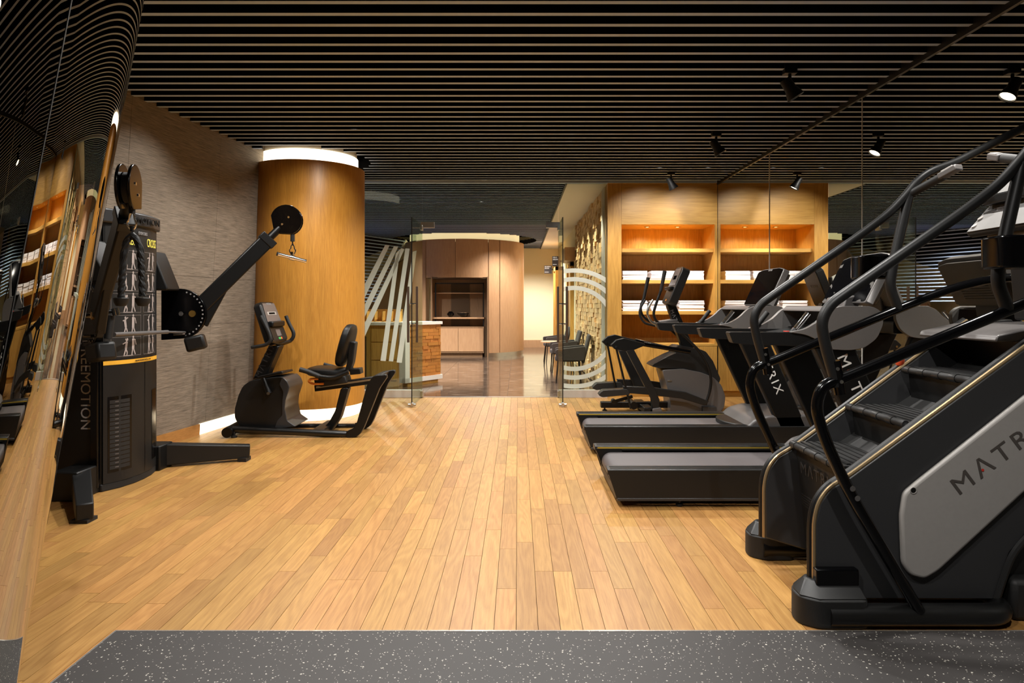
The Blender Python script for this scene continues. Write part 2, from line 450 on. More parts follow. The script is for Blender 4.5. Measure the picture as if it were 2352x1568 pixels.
def special_mats():
    # streaky textile wall covering
    m, t, N, L, B = nt('wallcover'); B.inputs['Roughness'].default_value = 0.75
    tc = N.new('ShaderNodeTexCoord'); mp = N.new('ShaderNodeMapping'); mp.inputs['Scale'].default_value = (3.6, 3.6, 105)
    L.new(tc.outputs['Object'], mp.inputs['Vector'])
    n1 = N.new('ShaderNodeTexNoise'); n1.inputs['Scale'].default_value = 1.7; n1.inputs['Detail'].default_value = 4; n1.inputs['Roughness'].default_value = 0.7
    L.new(mp.outputs[0], n1.inputs['Vector'])
    rp = N.new('ShaderNodeValToRGB'); e = rp.color_ramp.elements
    e[0].position = 0.28; e[0].color = lin((80, 70, 59)); e[1].position = 0.64; e[1].color = lin((146, 132, 115))
    L.new(n1.outputs['Fac'], rp.inputs['Fac']); L.new(rp.outputs['Color'], B.inputs['Base Color'])
    bp = N.new('ShaderNodeBump'); bp.inputs['Strength'].default_value = 0.5; bp.inputs['Distance'].default_value = 0.003
    L.new(n1.outputs['Fac'], bp.inputs['Height']); L.new(bp.outputs[0], B.inputs['Normal'])
    # rubber mat with pale flecks
    m, t, N, L, B = nt('fleck_rubber'); B.inputs['Roughness'].default_value = 0.6
    tc = N.new('ShaderNodeTexCoord')
    nz0 = N.new('ShaderNodeTexNoise'); nz0.inputs['Scale'].default_value = 90; L.new(tc.outputs['Object'], nz0.inputs['Vector'])
    mxv = N.new('ShaderNodeMix'); mxv.data_type = 'RGBA'; mxv.inputs[0].default_value = 0.012
    L.new(tc.outputs['Object'], mxv.inputs[6]); L.new(nz0.outputs['Color'], mxv.inputs[7])
    vo = N.new('ShaderNodeTexVoronoi'); vo.inputs['Scale'].default_value = 125; L.new(mxv.outputs[2], vo.inputs['Vector'])
    sp = N.new('ShaderNodeSeparateColor'); L.new(vo.outputs['Color'], sp.inputs[0])
    mul = N.new('ShaderNodeMath'); mul.operation = 'MULTIPLY'; mul.inputs[1].default_value = 0.42; L.new(sp.outputs[1], mul.inputs[0])
    lt = N.new('ShaderNodeMath'); lt.operation = 'LESS_THAN'; L.new(vo.outputs['Distance'], lt.inputs[0]); L.new(mul.outputs[0], lt.inputs[1])
    gt = N.new('ShaderNodeMath'); gt.operation = 'GREATER_THAN'; gt.inputs[1].default_value = 0.72; L.new(sp.outputs[0], gt.inputs[0])
    an = N.new('ShaderNodeMath'); an.operation = 'MULTIPLY'; L.new(lt.outputs[0], an.inputs[0]); L.new(gt.outputs[0], an.inputs[1])
    mx = N.new('ShaderNodeMix'); mx.data_type = 'RGBA'; L.new(an.outputs[0], mx.inputs[0])
    mx.inputs[6].default_value = lin((46, 43, 42)); mx.inputs[7].default_value = lin((176, 172, 162)); L.new(mx.outputs[2], B.inputs['Base Color'])
    # brown marble
    m, t, N, L, B = nt('marble'); B.inputs['Roughness'].default_value = 0.10
    tc = N.new('ShaderNodeTexCoord'); mp = N.new('ShaderNodeMapping'); mp.inputs['Scale'].default_value = (1.2, 4.5, 1); mp.inputs['Rotation'].default_value = (0, 0, 0.15)
    L.new(tc.outputs['Object'], mp.inputs['Vector'])
    n1 = N.new('ShaderNodeTexNoise'); n1.inputs['Scale'].default_value = 3; n1.inputs['Detail'].default_value = 8; n1.inputs['Distortion'].default_value = 1.0
    L.new(mp.outputs[0], n1.inputs['Vector'])
    rp = N.new('ShaderNodeValToRGB'); e = rp.color_ramp.elements
    e[0].position = 0.3; e[0].color = lin((50, 40, 33)); e[1].position = 0.62; e[1].color = lin((92, 77, 66))
    k = e.new(0.70); k.color = lin((168, 146, 126)); k = e.new(0.76); k.color = lin((104, 86, 72))
    L.new(n1.outputs['Fac'], rp.inputs['Fac']); L.new(rp.outputs['Color'], B.inputs['Base Color'])
    # dark display with pale contour lines round its edge
    N, L, B = dead_black('contour_screen')
    tc = N.new('ShaderNodeTexCoord'); wv = N.new('ShaderNodeTexWave'); wv.inputs['Scale'].default_value = 2.2; wv.inputs['Distortion'].default_value = 6; wv.inputs['Detail'].default_value = 1
    mp = N.new('ShaderNodeMapping'); mp.inputs['Rotation'].default_value = (0.9, 0, 0); mp.inputs['Scale'].default_value = (2, 3, 3)
    L.new(tc.outputs['Object'], mp.inputs['Vector']); L.new(mp.outputs[0], wv.inputs['Vector'])
    rp = N.new('ShaderNodeValToRGB'); e = rp.color_ramp.elements
    e[0].position = 0.90; e[0].color = lin((8, 8, 9)); e[1].position = 0.97; e[1].color = lin((84, 82, 80))
    L.new(wv.outputs['Fac'], rp.inputs['Fac']); L.new(rp.outputs['Color'], B.inputs[0])
special_mats()

# ================================================================ ROOM
# ---- floor: underlay + planks
floor = struct('floor', MB().box((-4.2, -2.6, -0.06), (MX, YB, -0.012)), 'underlay', smooth=False)
PW = 0.0874; MATX, MATY = -1.56, 2.648
_pm = {}
def plank_mesh(n):
    if n not in _pm:
        L_ = n * 0.1
        mb = MB().box((0.0010, 0.0010, -0.012), (PW - 0.0010, L_ - 0.0010, 0.0))
        me = bpy.data.meshes.new('plank'); me.from_pydata([tuple(v) for v in mb.v], [], mb.f); me.update()
        me.materials.append(M['oak_floor']); _pm[n] = me
    return _pm[n]
COLC = (-1.978, 1.207)       # foot of the leaning mirror column near the camera
cells = []
k0, k1 = int(math.floor((-3.50 + 0.008) / PW)), int(math.ceil((MX + 0.008) / PW))
for k in range(k0, k1):
    x = -0.008 + k * PW
    inner = x > MATX - 0.02
    near_col = inner and x < -0.50       # boards run on under the mat round the column foot
    y = (MATY + 0.008) if inner and not near_col else -0.6
    y -= 0 if inner else random.random() * 0.6
    first = True
    while y < YB - 0.02:
        n = random.choice([5, 6, 7, 8, 9, 10, 11, 12, 13])
        if first and inner and not near_col: n = random.choice([2, 4, 6, 8, 10, 12])
        first = False
        n = min(n, max(1, int(round((YB - y) / 0.1))))
        if near_col and y < MATY + 0.008 < y + n * 0.1 + 0.1:
            n = max(1, int((MATY + 0.008 - y) / 0.1)); cells.append((x, y, n)); y = MATY + 0.008; continue
        cells.append((x, y, n)); y += n * 0.1
def shown(c):
    x, y, n = c; yc = max(y + n * 0.05, 0.4)
    u = PX + (x + PW / 2) / yc * FX; v = PY + H * FX / yc
    if u < 60 or u > 2300 or v > 1600: return 0
    # under the treadmills, the climber or behind machines on the left: little to see
    if x > 0.62 and (4.2 < yc < 5.15 or yc > 5.75): return 0.02
    if x > 1.3 and yc < 3.5: return 0.02
    if x < -2.7: return 0.01 / yc
    return n * FX * FX / yc ** 3
cells.sort(key=shown, reverse=True)
rest = MB()
for i, (x, y, n) in enumerate(cells):
    if i < 300:
        o = bpy.data.objects.new('plank', plank_mesh(n)); COL.objects.link(o); o.parent = floor
        o.location = (x, y, 0)
    else:
        rest.box((x + 0.0010, y + 0.0010, -0.012), (x + PW - 0.0010, y + n * 0.1 - 0.0010, 0))
o = part('plank_field', rest, 'oak_floor', floor, smooth=False); o['kind'] = 'stuff'

# ---- rubber mat and its edge strip
arc = []
for i in range(13):
    a = R(75 - i * 14)
    arc.append((COLC[0] + 1.40 * math.cos(a), COLC[1] + 1.40 * math.sin(a)))
arc = [p for p in arc if p[0] > MATX and p[1] < 2.25]
mat_poly = [(MX - 0.02, MATY), (MATX, MATY), (MATX, 2.262), (arc[0][0], 2.262)] + arc + [(MATX, arc[-1][1]), (MATX, -2.4), (MX - 0.02, -2.4)]
tag(part('rubber_mat', MB().prism(mat_poly, 'xy', 0.0005, 0.005), 'fleck_rubber', smooth=False),
    'black rubber gym mat speckled with pale flecks beside the wood floor', 'mat')
struct('trim_1', MB().box((MATX - 0.006, MATY, -0.012), (MX, MATY + 0.007, 0.006)).box((MATX - 0.007, 2.255, -0.012), (MATX, MATY, 0.006)), 'bright_joint', smooth=False)

# ---- ceiling: black void plus slats
ceil = struct('ceiling', MB().box((-5.5, -2.6, 3.30), (MX + 0.2, 21.6, 3.36)), 'void', smooth=False)
CC, CR = (-2.445, 8.0), 0.632
_sm = {}
def slat(x0, x1, y, z0=CEIL, h=0.12, w=0.04, parent=ceil):
    key = (round(x0, 3), round(x1, 3), h, w)
    if key not in _sm:
        mb = MB().box((x0, -w / 2, 0), (x1, w / 2, h))
        me = bpy.data.meshes.new('slat'); me.from_pydata([tuple(v) for v in mb.v], [], mb.f); me.update(); me.materials.append(M['slat']); me.materials.append(M['void']); _sm[key] = me
        for p_ in me.polygons: p_.material_index = 0 if p_.normal.z < -0.5 else 1
    o = bpy.data.objects.new('slat', _sm[key]); COL.objects.link(o); o.parent = parent; o.location = (0, y, z0)
def wall_x(y, z):            # face of the leaning, skewed left wall
    fl = -3.20 + (y - 6.19) * 0.145
    ce = -2.855 - (7.46 - y) * 0.1355
    return fl + (ce - fl) * z / CEIL
y = 3.818 - 28 * PIT
while y < YB - 0.03:
    xl = -4.0 if y < 4.0 else wall_x(y, CEIL) - 0.005
    dy = y - CC[1]
    if y < 3.2:            # slats stop at the conical column
        d = y - 1.924; rr = 1.19
        if abs(d) < rr: xl = -2.291 + math.sqrt(rr * rr - d * d)
    if abs(dy) < 0.70:
        h_ = math.sqrt(0.70 ** 2 - dy * dy)
        if CC[0] - h_ - xl > 0.04: slat(xl, CC[0] - h_, y)
        slat(CC[0] + h_, MX - 0.002, y)
    else:
        slat(xl, MX - 0.002, y)
    y += PIT
LC, LR = (-1.40, 17.95), 1.55     # curved cabinet in the lobby
y = YB + 0.12
while y < 21.2:
    d = y - LC[1]; rr = LR + 0.33
    if abs(d) < rr:
        h_ = math.sqrt(rr * rr - d * d)
        slat(-5.2, LC[0] - h_, y); slat(LC[0] + h_, 0.68, y)
    else:
        slat(-5.2, 0.68, y)
    y += PIT
# header line over the glass
struct('trim_2', MB().box((-3.1, YB - 0.02, CEIL - 0.012), (MX, YB + 0.05, CEIL + 0.1)), 'slat', smooth=False)
# lobby soffit
struct('ceiling_soffit', MB().box((0.68, YB + 0.05, CEIL - 0.015), (1.9, 20.6, 3.2)), 'soffit_white', smooth=False)
struct('trim_3', MB().box((0.655, YB + 0.05, CEIL - 0.02), (0.68, 20.6, 3.2)), 'black_trim', smooth=False)

# ---- right wall: mirror panels
wr = struct('wall_right', MB().box((MX + 0.012, -2.6, 0), (MX + 0.15, YB + 0.7, 3.3)), 'plaster', smooth=False)
ys = [YB + 0.0, 7.47, 5.455, 3.48, 1.50, -0.48, -2.5]
for i in range(6):
    a, b = ys[i + 1] + 0.0025, ys[i] - 0.0025
    tlt = (0.0, 0.0012, -0.0008, 0.0004, 0, 0)[i]
    mb = MB().add([(MX - tlt, a, 0.0), (MX + tlt, b, 0.0), (MX + tlt, b, CEIL - 0.03), (MX - tlt, a, CEIL - 0.03),
                   (MX + 0.011, a, 0.0), (MX + 0.011, b, 0.0), (MX + 0.011, b, CEIL - 0.03), (MX + 0.011, a, CEIL - 0.03)],
                  [(0, 3, 2, 1), (4, 5, 6, 7), (0, 1, 5, 4), (1, 2, 6, 5), (2, 3, 7, 6), (3, 0, 4, 7)])
    part('mirror_panel', mb, 'mirror_glass', wr, smooth=False)
    if i: part('joint_strip', MB().box((MX - 0.004, ys[i] - 0.003, 0.0), (MX + 0.012, ys[i] + 0.003, CEIL - 0.03)), 'joint_grey', wr, smooth=False)
struct('trim_4', MB().box((MX - 0.012, -2.5, CEIL - 0.036), (MX + 0.012, YB, 3.1)), 'black_trim', smooth=False)

# ---- left wall: leaning panels of streaky wall covering
wl = struct('wall_left', MB().add([(wall_x(y, z) - d, y, z) for d in (0.012, 0.14) for y in (3.0, 8.6) for z in (0, 3.25)],
            [(0, 1, 3, 2), (4, 6, 7, 5), (0, 4, 5, 1), (2, 3, 7, 6), (0, 2, 6, 4), (1, 5, 7, 3)]), 'wall_backing', smooth=False, fix=True)
cols = [3.02, 4.26, 5.52, 6.78, 8.05, 8.6]; rows = [0.105, 1.08, 1.54, 3.1]
for i in range(len(cols) - 1):
    for j in range(len(rows) - 1):
        a, b, c, d = cols[i] + 0.0015, cols[i + 1] - 0.0015, rows[j] + 0.0012, rows[j + 1] - 0.0012
        mb = MB().add([(wall_x(y, z) - k, y, z) for k in (0.0, 0.011) for y in (a, b) for z in (c, d)],
                      [(0, 1, 3, 2), (4, 6, 7, 5), (0, 4, 5, 1), (2, 3, 7, 6), (0, 2, 6, 4), (1, 5, 7, 3)])
        part('wall_panel', mb, 'wallcover', wl, smooth=False, fix=True)
bb = MB().add([(wall_x(y, z) + k, y, z) for k in (0.012, -0.012) for y in (3.0, 6.68) for z in (0, 0.105)],
              [(0, 1, 3, 2), (4, 6, 7, 5), (0, 4, 5, 1), (2, 3, 7, 6), (0, 2, 6, 4), (1, 5, 7, 3)])
struct('baseboard_left', bb, 'skirting_oak', smooth=False, fix=True)
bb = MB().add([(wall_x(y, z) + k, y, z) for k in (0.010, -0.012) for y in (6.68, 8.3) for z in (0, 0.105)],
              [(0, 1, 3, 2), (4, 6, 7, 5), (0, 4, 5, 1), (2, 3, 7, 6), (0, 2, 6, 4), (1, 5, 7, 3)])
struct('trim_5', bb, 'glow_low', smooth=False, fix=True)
# room behind the camera and to the near left
struct('wall_back', MB().box((-4.3, -2.75, 0), (MX + 0.15, -2.6, 3.3)), 'plaster', smooth=False)
struct('wall_near_left', MB().box((-4.3, -2.6, 0), (-4.15, 3.4, 3.3)), 'plaster', smooth=False)

# ---- leaning conical mirror column near the camera
mc = thing('mirror_column', 'leaning cone shaped column clad in dark tinted mirror panels', 'column', (COLC[0], COLC[1], 0))
def cone_pt(t, z, o=0.0):
    r_ = 0.9793 + 0.117 * (z - H) + o
    return (-2.1124 - 0.1057 * (z - H) + r_ * math.cos(t), 1.5147 + 0.2424 * (z - H) + r_ * math.sin(t), z)
part('core', MB().grid(lambda u, v: cone_pt(2 * PI * u, v * 3.2, -0.012), 64, 1), 'bright_joint', mc)
A0 = R(1.0)
for i in range(8):
    a, b = A0 + i * PI / 4 + 0.0035, A0 + (i + 1) * PI / 4 - 0.0035
    part('mirror_panel', MB().grid(lambda u, v, a=a, b=b: cone_pt(a + (b - a) * u, v * (CEIL + 0.1)), 28, 4), 'dark_mirror', mc)

# ---- wood clad column with light coves
wc = thing('wood_column', 'round column clad in orange oak veneer with glowing coves top and bottom', 'column', (CC[0], CC[1], 0))
part('veneer_drum', MB().lathe([(CR - 0.03, 0.135), (CR, 0.135), (CR, 2.845), (CR - 0.03, 2.845)], (CC[0], CC[1], 0), n=96), 'oak_orange', wc)
part('core', MB().lathe([(CR - 0.09, 0.0), (CR - 0.09, CEIL + 0.2)], (CC[0], CC[1], 0), n=64), 'plaster', wc)
part('cove_light', MB().lathe([(CR - 0.075, 2.80), (CR - 0.075, CEIL + 0.02)], (CC[0], CC[1], 0), n=96), 'glow', wc, label='glowing white ring at the column top')
part('base_light', MB().lathe([(CR - 0.03, 0.16), (CR - 0.03, 0.10), (CR - 0.035, 0.05), (CR - 0.055, 0.002)], (CC[0], CC[1], 0), n=96), 'glow_low', wc, label='glowing white ring at the column foot')

# ---- glass partition: fixed panes, doors, frosted graphics
GY = YB
def graphic(pts, parent, Y=GY - 0.008):
    P3 = [W(px, py, Y) for px, py in pts]
    return part('frosted_stripe', MB().plate(P3, (0, -1, 0), 0.0012), 'frost', parent, smooth=False)
DXL, DXR, DT = -1.32, 0.555, 2.36
w1 = struct('window_1', MB().box((-2.55, GY - 0.05, 0.0), (DXL, GY + 0.05, 0.10)), 'stone_sill', smooth=False)
part('pane', MB().box((-2.55, GY - 0.005, 0.10), (DXL - 0.003, GY + 0.005, CEIL - 0.01)), 'clear_glass', w1, smooth=False)
stripes = [[(885, 562), (895, 563), (838, 683), (838, 652)], [(905, 565), (915, 566), (838, 727), (838, 699)],
           [(921, 570), (929, 572), (838, 772), (838, 742)],
           [(909, 582), (919, 572), (886, 829), (874, 828)], [(931, 570), (941, 571), (903, 830), (893, 829)], [(948, 578), (957, 575), (923, 833), (911, 832)]]
for s_ in stripes: graphic(s_, w1)
w2 = struct('window_2', MB().box((DXR, GY - 0.05, 0.0), (1.225, GY + 0.05, 0.10)), 'stone_sill', smooth=False)
part('pane', MB().box((DXR + 0.003, GY - 0.005, 0.10), (1.225, GY + 0.005, CEIL - 0.01)), 'clear_glass', w2, smooth=False)
def band(c, r0, r1, a0, a1, n=20):
    o_ = [(c[0] + r1 * math.cos(R(a0 + (a1 - a0) * i / n)), c[1] + r1 * math.sin(R(a0 + (a1 - a0) * i / n))) for i in range(n + 1)]
    i_ = [(c[0] + r0 * math.cos(R(a0 + (a1 - a0) * i / n)), c[1] + r0 * math.sin(R(a0 + (a1 - a0) * i / n))) for i in range(n + 1)]
    return o_ + i_[::-1]
for r0, r1 in ((128, 138), (108, 118), (88, 98)):
    up, dn = [], []
    cxa, cya = 1318, 754
    for x in range(1295, 1392, 6):
        t = (x - cxa) / r1
        up.append((x, cya - math.sqrt(max(0, r1 * r1 - (x - cxa) ** 2))))
        dn.append((x, cya - math.sqrt(max(0, r0 * r0 - (x - cxa) ** 2))))
    graphic(up + dn[::-1], w2)
    graphic([(x, 2 * cya - y_) for x, y_ in up] + [(x, 2 * cya - y_) for x, y_ in dn[::-1]], w2)
w3 = struct('window_3', MB().box((DXL + 0.003, GY - 0.005, DT + 0.01), (DXR - 0.003, GY + 0.005, CEIL - 0.01)), 'clear_glass', smooth=False)
for n_, xh in ((1, DXL), (2, DXR)):
    sg = 1 if n_ == 1 else -1
    d_ = struct('door_%d' % n_, MB().box((xh - 0.005, GY - 0.93, 0.015), (xh + 0.005, GY - 0.015, DT)), 'clear_glass', smooth=False)
    part('edge_strip', MB().box((xh - 0.006, GY - 0.936, 0.02), (xh + 0.006, GY - 0.93, DT)), 'black_satin', d_, smooth=False)
    for s2 in (-1, 1):
        part('pull_bar', MB().box((xh + s2 * 0.055 - 0.014, GY - 0.88, 0.80), (xh + s2 * 0.055 + 0.014, GY - 0.855, 1.50)), 'dark_wood', d_, bevel=0.003)
    for z in (1.03, 1.28):
        part('pull_spacer', MB().cyl((xh - 0.06, GY - 0.867, z), (xh + 0.06, GY - 0.867, z), 0.012, 12), 'chrome', d_)
    part('patch_fitting', MB().box((xh - 0.018, GY - 0.94, 0.0), (xh + 0.018, GY - 0.84, 0.055)).cyl((xh - 0.05, GY - 0.92, 0.03), (xh + 0.05, GY - 0.92, 0.03), 0.018, 12), 'steel', d_, bevel=0.004)
    part('hinge', MB().box((xh - 0.016, GY - 0.10, 0.012), (xh + 0.016, GY + 0.01, 0.10)), 'steel', d_, bevel=0.003)
    part('hinge', MB().box((xh - 0.02 if sg > 0 else xh - 0.17, GY - 0.02, DT - 0.03), (xh + 0.17 if sg > 0 else xh + 0.02, GY + 0.02, DT + 0.05)).box((xh - 0.016, GY - 0.12, DT - 0.07), (xh + 0.016, GY, DT)), 'steel', d_, bevel=0.003)
struct('trim_6', MB().box((DXL, GY - 0.04, -0.005), (DXR, GY + 0.04, 0.004)), 'steel', smooth=False)

# ================================================================ LOBBY behind the glass
lf = struct('floor_lobby', MB().box((-6.0, YB + 0.04, -0.06), (2.2, 21.6, -0.004)), 'underlay', smooth=False)
tx = [-6.0 + 1.2 * i for i in range(7)] ; ty = [YB + 0.04 + 1.2 * j for j in range(11)]
def tile(x, y):
    o = bpy.data.objects.new('tile', tile_me); COL.objects.link(o); o.parent = lf; o.location = (x, y, 0)
mb = MB().box((0.0015, 0.0015, -0.004), (1.1985, 1.1985, 0.0)); tile_me = bpy.data.meshes.new('tile')
tile_me.from_pydata([tuple(v) for v in mb.v], [], mb.f); tile_me.update(); tile_me.materials.append(M['marble'])
for x in tx:
    for y in ty:
        if y < 21.5: tile(x - 0.15, y)
struct('wall_lobby_end', MB().box((-6.0, 20.45, 0), (2.2, 20.6, 3.3)), 'cream_wall', smooth=False)
struct('baseboard_lobby', MB().box((-0.2, 20.40, 0), (1.2, 20.45, 0.22)), 'oak_lobby', smooth=False)
struct('wall_lobby_left', MB().prism([(-3.45, YB + 0.05), (-4.75, 13.9), (-4.9, 13.9), (-3.6, YB + 0.05)], 'xy', 0, 3.3), 'wallcover', smooth=False)
struct('wall_lobby_far_left', MB().box((-5.6, 13.9, 0), (-5.45, 20.5, 3.3)), 'cream_wall', smooth=False)

# wall of stacked wood blocks on the right
bw = struct('wall_lobby_right', MB().box((1.25, YB + 0.7, 0), (1.45, 14.6, CEIL)).box((1.25, YB + 0.06, 0), (1.30, YB + 0.72, CEIL)), 'brown_panel', smooth=False)
blk = MB(); random.seed(3)
z = 0.02; row = 0
while z < CEIL - 0.03:
    y = 9.85 - (row % 3) * 0.07
    while y < 14.5:
        L_ = random.choice([0.16, 0.2, 0.24]); p = random.choice([0.012, 0.015, 0.018, 0.022, 0.026, 0.03, 0.045])
        blk.box((1.25, max(y, 9.86) + 0.002, z + 0.001), (1.25 - p, min(y + L_, 14.58) - 0.002, z + 0.073)); y += L_
    z += 0.075; row += 1
o = part('wood_blocks', blk, 'oak_block', bw, smooth=False); o['kind'] = 'stuff'
part('edge_glass', MB().box((1.20, YB + 0.10, 0.0), (1.21, 9.84, CEIL - 0.05)), 'frost', bw, smooth=False)
# corridor beyond the block wall
struct('wall_corridor', MB().box((1.22, 14.6, 0), (1.40, 20.45, CEIL)), 'cream_wall', smooth=False)
dr = struct('door_3', MB().box((1.14, 14.9, 0), (1.22, 15.0, 2.2)).box((1.14, 15.95, 0), (1.22, 16.05, 2.2)).box((1.14, 14.9, 2.12), (1.22, 16.05, 2.2)), 'oak_vert', smooth=False)
part('leaf', MB().box((1.18, 15.0, 0.01), (1.215, 15.95, 2.12)), 'oak_lobby', dr, smooth=False)
part('lintel_box', MB().box((1.0, 14.55, 2.22), (1.22, 15.6, 2.5)), 'oak_lobby', dr, smooth=False)
dr = struct('door_4', MB().box((1.00, 18.3, 0), (1.22, 18.42, 2.3)).box((1.00, 19.3, 0), (1.22, 19.42, 2.3)).box((1.0, 18.3, 2.2), (1.22, 19.42, 2.3)), 'oak_vert', smooth=False)
part('leaf', MB().box((1.15, 18.42, 0.01), (1.2, 19.3, 2.2)), 'oak_lobby', dr, smooth=False)
for nm, lab, y, z0, z1, x0, x1, t1, t2 in (("sauna_sign", 'dark hanging plaque reading MEN\'S SAUNA by the lobby door', 16.4, 2.20, 2.44, 0.82, 1.0, "MEN'S", 'SAUNA'),
                                   ("sauna_sign", 'dark hanging plaque reading WOMEN\'S SAUNA before the cream wall', 19.6, 2.17, 2.40, 0.75, 0.97, "WOMEN'S", 'SAUNA')):
    sg = thing(nm, lab, 'sign', ((x0 + x1) / 2, y, z0))
    part('board', MB().box((x0, y, z0), (x1, y + 0.025, z1)), 'sign_black', sg, smooth=False)
    part('bracket', MB().box((x1, y + 0.005, (z0 + z1) / 2 - 0.02), (1.22, y + 0.02, (z0 + z1) / 2 + 0.02)), 'sign_black', sg, smooth=False)
    w_ = x1 - x0
    text('lettering', t1, 0.048, 'letter_white', sg, (x0 + 0.015, y - 0.001, z1 - 0.035), (1, 0, 0), (0, 0, 1), 0.0006, 0.8, align='LEFT')
    text('lettering', t2, 0.048, 'letter_white', sg, (x0 + 0.015, y - 0.001, z1 - 0.08), (1, 0, 0), (0, 0, 1), 0.0006, 0.8, align='LEFT')
    part('underline', MB().box((x0 + 0.015, y - 0.001, z0 + 0.035), (x0 + w_ * 0.6, y, z0 + 0.05)), 'letter_grey', sg, smooth=False)

# lounge chairs along the block wall
def chair(loc, rz, label):
    t = thing('lounge_chair', label, 'chair', loc, rz, 'grey lounge chairs along the block wall')
    t.scale = (0.84, 0.84, 0.92)
    Mx = chain(t)
    def loc2(mb):
        mb.v = [Mx @ v for v in mb.v]; return mb
    part('seat', loc2(MB().pad((0, 0, 0.43), (0.27, 0, 0), (0, 0.29, 0), (0, 0, 0.055), 0.45)), 'chair_fabric', t)
    b = MB(); b.plate([(-0.24, -0.27, 0.36), (-0.24, 0.27, 0.36), (-0.38, 0.25, 0.86), (-0.38, -0.25, 0.86)], (-1, 0, -0.2), 0.06)
    part('backrest', loc2(b), 'chair_fabric', t, bevel=0.025, seg=3)
    for s in (-1, 1):
        a = MB().prism(fillet([(-0.30, 0.40), (0.24, 0.40), (0.26, 0.60), (-0.32, 0.66)], 0.04), 'xz', s * 0.26, s * 0.31)
        part('armrest', loc2(a), 'chair_fabric', t, bevel=0.012)
    for sx in (-1, 1):
        for sy in (-1, 1):
            part('leg', loc2(MB().cyl((sx * 0.24, sy * 0.24, 0), (sx * 0.2, sy * 0.2, 0.40), 0.011, 10, 0.014)), 'black_metal', t)
    return t
chair((0.83, 11.25, 0), PI - 0.05, 'brown grey upholstered lounge chair beside the glass partition')
chair((0.83, 12.9, 0), PI + 0.03, 'brown grey upholstered lounge chair in the middle of the row by the block wall')
chair((0.80, 15.2, 0), PI + 0.1, 'brown grey upholstered lounge chair deepest in the lobby past the block wall')
st = thing('side_table', 'low round side table with thin black legs between the lounge chairs', 'table', (0.70, 14.05, 0))
part('table_top', MB().lathe([(0.0, 0.50), (0.24, 0.50), (0.24, 0.525), (0.0, 0.525)], (0.70, 14.05, 0), n=28), 'oak_lobby', st)
for k in range(3):
    a = k * 2 * PI / 3 + 0.4
    part('leg', MB().cyl((0.70 + 0.2 * math.cos(a), 14.05 + 0.2 * math.sin(a), 0), (0.70 + 0.14 * math.cos(a), 14.05 + 0.14 * math.sin(a), 0.5), 0.010, 8), 'black_metal', st)

# curved cabinet wall
lc = thing('curved_cabinet', 'tall curved oak cabinet with open niche under a glowing cove', 'cabinet', (LC[0], LC[1], 0))
def ang(px):                 # angle on the drum seen through a photo column
    u = (px - PX) / FX
    a_, b_, c_ = u * u + 1, -2 * (LC[0] * u + LC[1]), LC[0] ** 2 + LC[1] ** 2 - LR ** 2
    D = b_ * b_ - 4 * a_ * c_
    Y = (-b_ - math.sqrt(max(D, 0))) / (2 * a_)
    return math.atan2(Y - LC[1], u * Y - LC[0])
def drum(name, m, a0, a1, z0, z1, r=LR, th=0.03, **k):
    mb = MB().lathe([(r - th, z0), (r, z0), (r, z1), (r - th, z1), (r - th, z0)], (LC[0], LC[1], 0), n=max(4, int(abs(a1 - a0) * 14)), a0=a0, a1=a1)
    for a in (a0, a1):
        mb.add([(LC[0] + q * math.cos(a), LC[1] + q * math.sin(a), z) for q, z in ((r - th, z0), (r, z0), (r, z1), (r - th, z1))], [(0, 1, 2, 3)])
    return part(name, mb, m, lc, **k)
g = 0.006
aL, a1, a2, a3, aR = ang(978), ang(1046), ang(1122), ang(1148), R(20)
drum('tall_panel', 'oak_lobby', R(-185), aL - g, 0.10, 2.86)
drum('cabinet_door', 'oak_lobby', aL + g, a1 - g * .5, 1.93, 2.86)
drum('cabinet_door', 'oak_lobby', a1 + g * .5, a2 - g, 1.93, 2.86)
drum('tall_panel', 'oak_lobby', a2 + g, a3 - g, 0.10, 2.86)
drum('tall_panel', 'oak_lobby', a3 + g, aR, 0.10, 2.86)
drum('plinth', 'steel', a2, aR, 0.0, 0.10, LR - 0.03)
part('core', MB().lathe([(LR - 0.13, 2.0), (LR - 0.13, 2.87)], (LC[0], LC[1], 0), n=48).lathe([(LR - 0.06, 0), (LR - 0.06, 2.86)], (LC[0], LC[1], 0), n=20, a0=a2 + 0.02, a1=aR), 'brown_panel', lc)
part('cove_light', MB().lathe([(LR - 0.12, 2.80), (LR - 0.12, CEIL + 0.30)], (LC[0], LC[1], 0), n=64), 'glow_lobby', lc, label='glowing cream ring above the cabinet')
# niche
nx0, nx1, ny = -2.08, -0.75, 16.50
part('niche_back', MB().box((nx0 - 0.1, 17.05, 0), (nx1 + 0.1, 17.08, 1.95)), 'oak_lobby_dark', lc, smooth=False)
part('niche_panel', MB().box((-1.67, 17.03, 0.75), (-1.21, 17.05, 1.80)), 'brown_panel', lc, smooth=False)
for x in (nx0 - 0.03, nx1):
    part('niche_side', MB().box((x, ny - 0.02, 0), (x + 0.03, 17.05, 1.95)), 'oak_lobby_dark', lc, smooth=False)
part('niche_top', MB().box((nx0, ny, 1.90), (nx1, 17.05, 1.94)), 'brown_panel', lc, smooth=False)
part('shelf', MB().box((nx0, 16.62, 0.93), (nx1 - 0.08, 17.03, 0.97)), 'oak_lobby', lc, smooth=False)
part('shelf', MB().box((nx0, 16.80, 1.55), (nx1 - 0.08, 17.03, 1.57)), 'oak_lobby', lc, smooth=False)
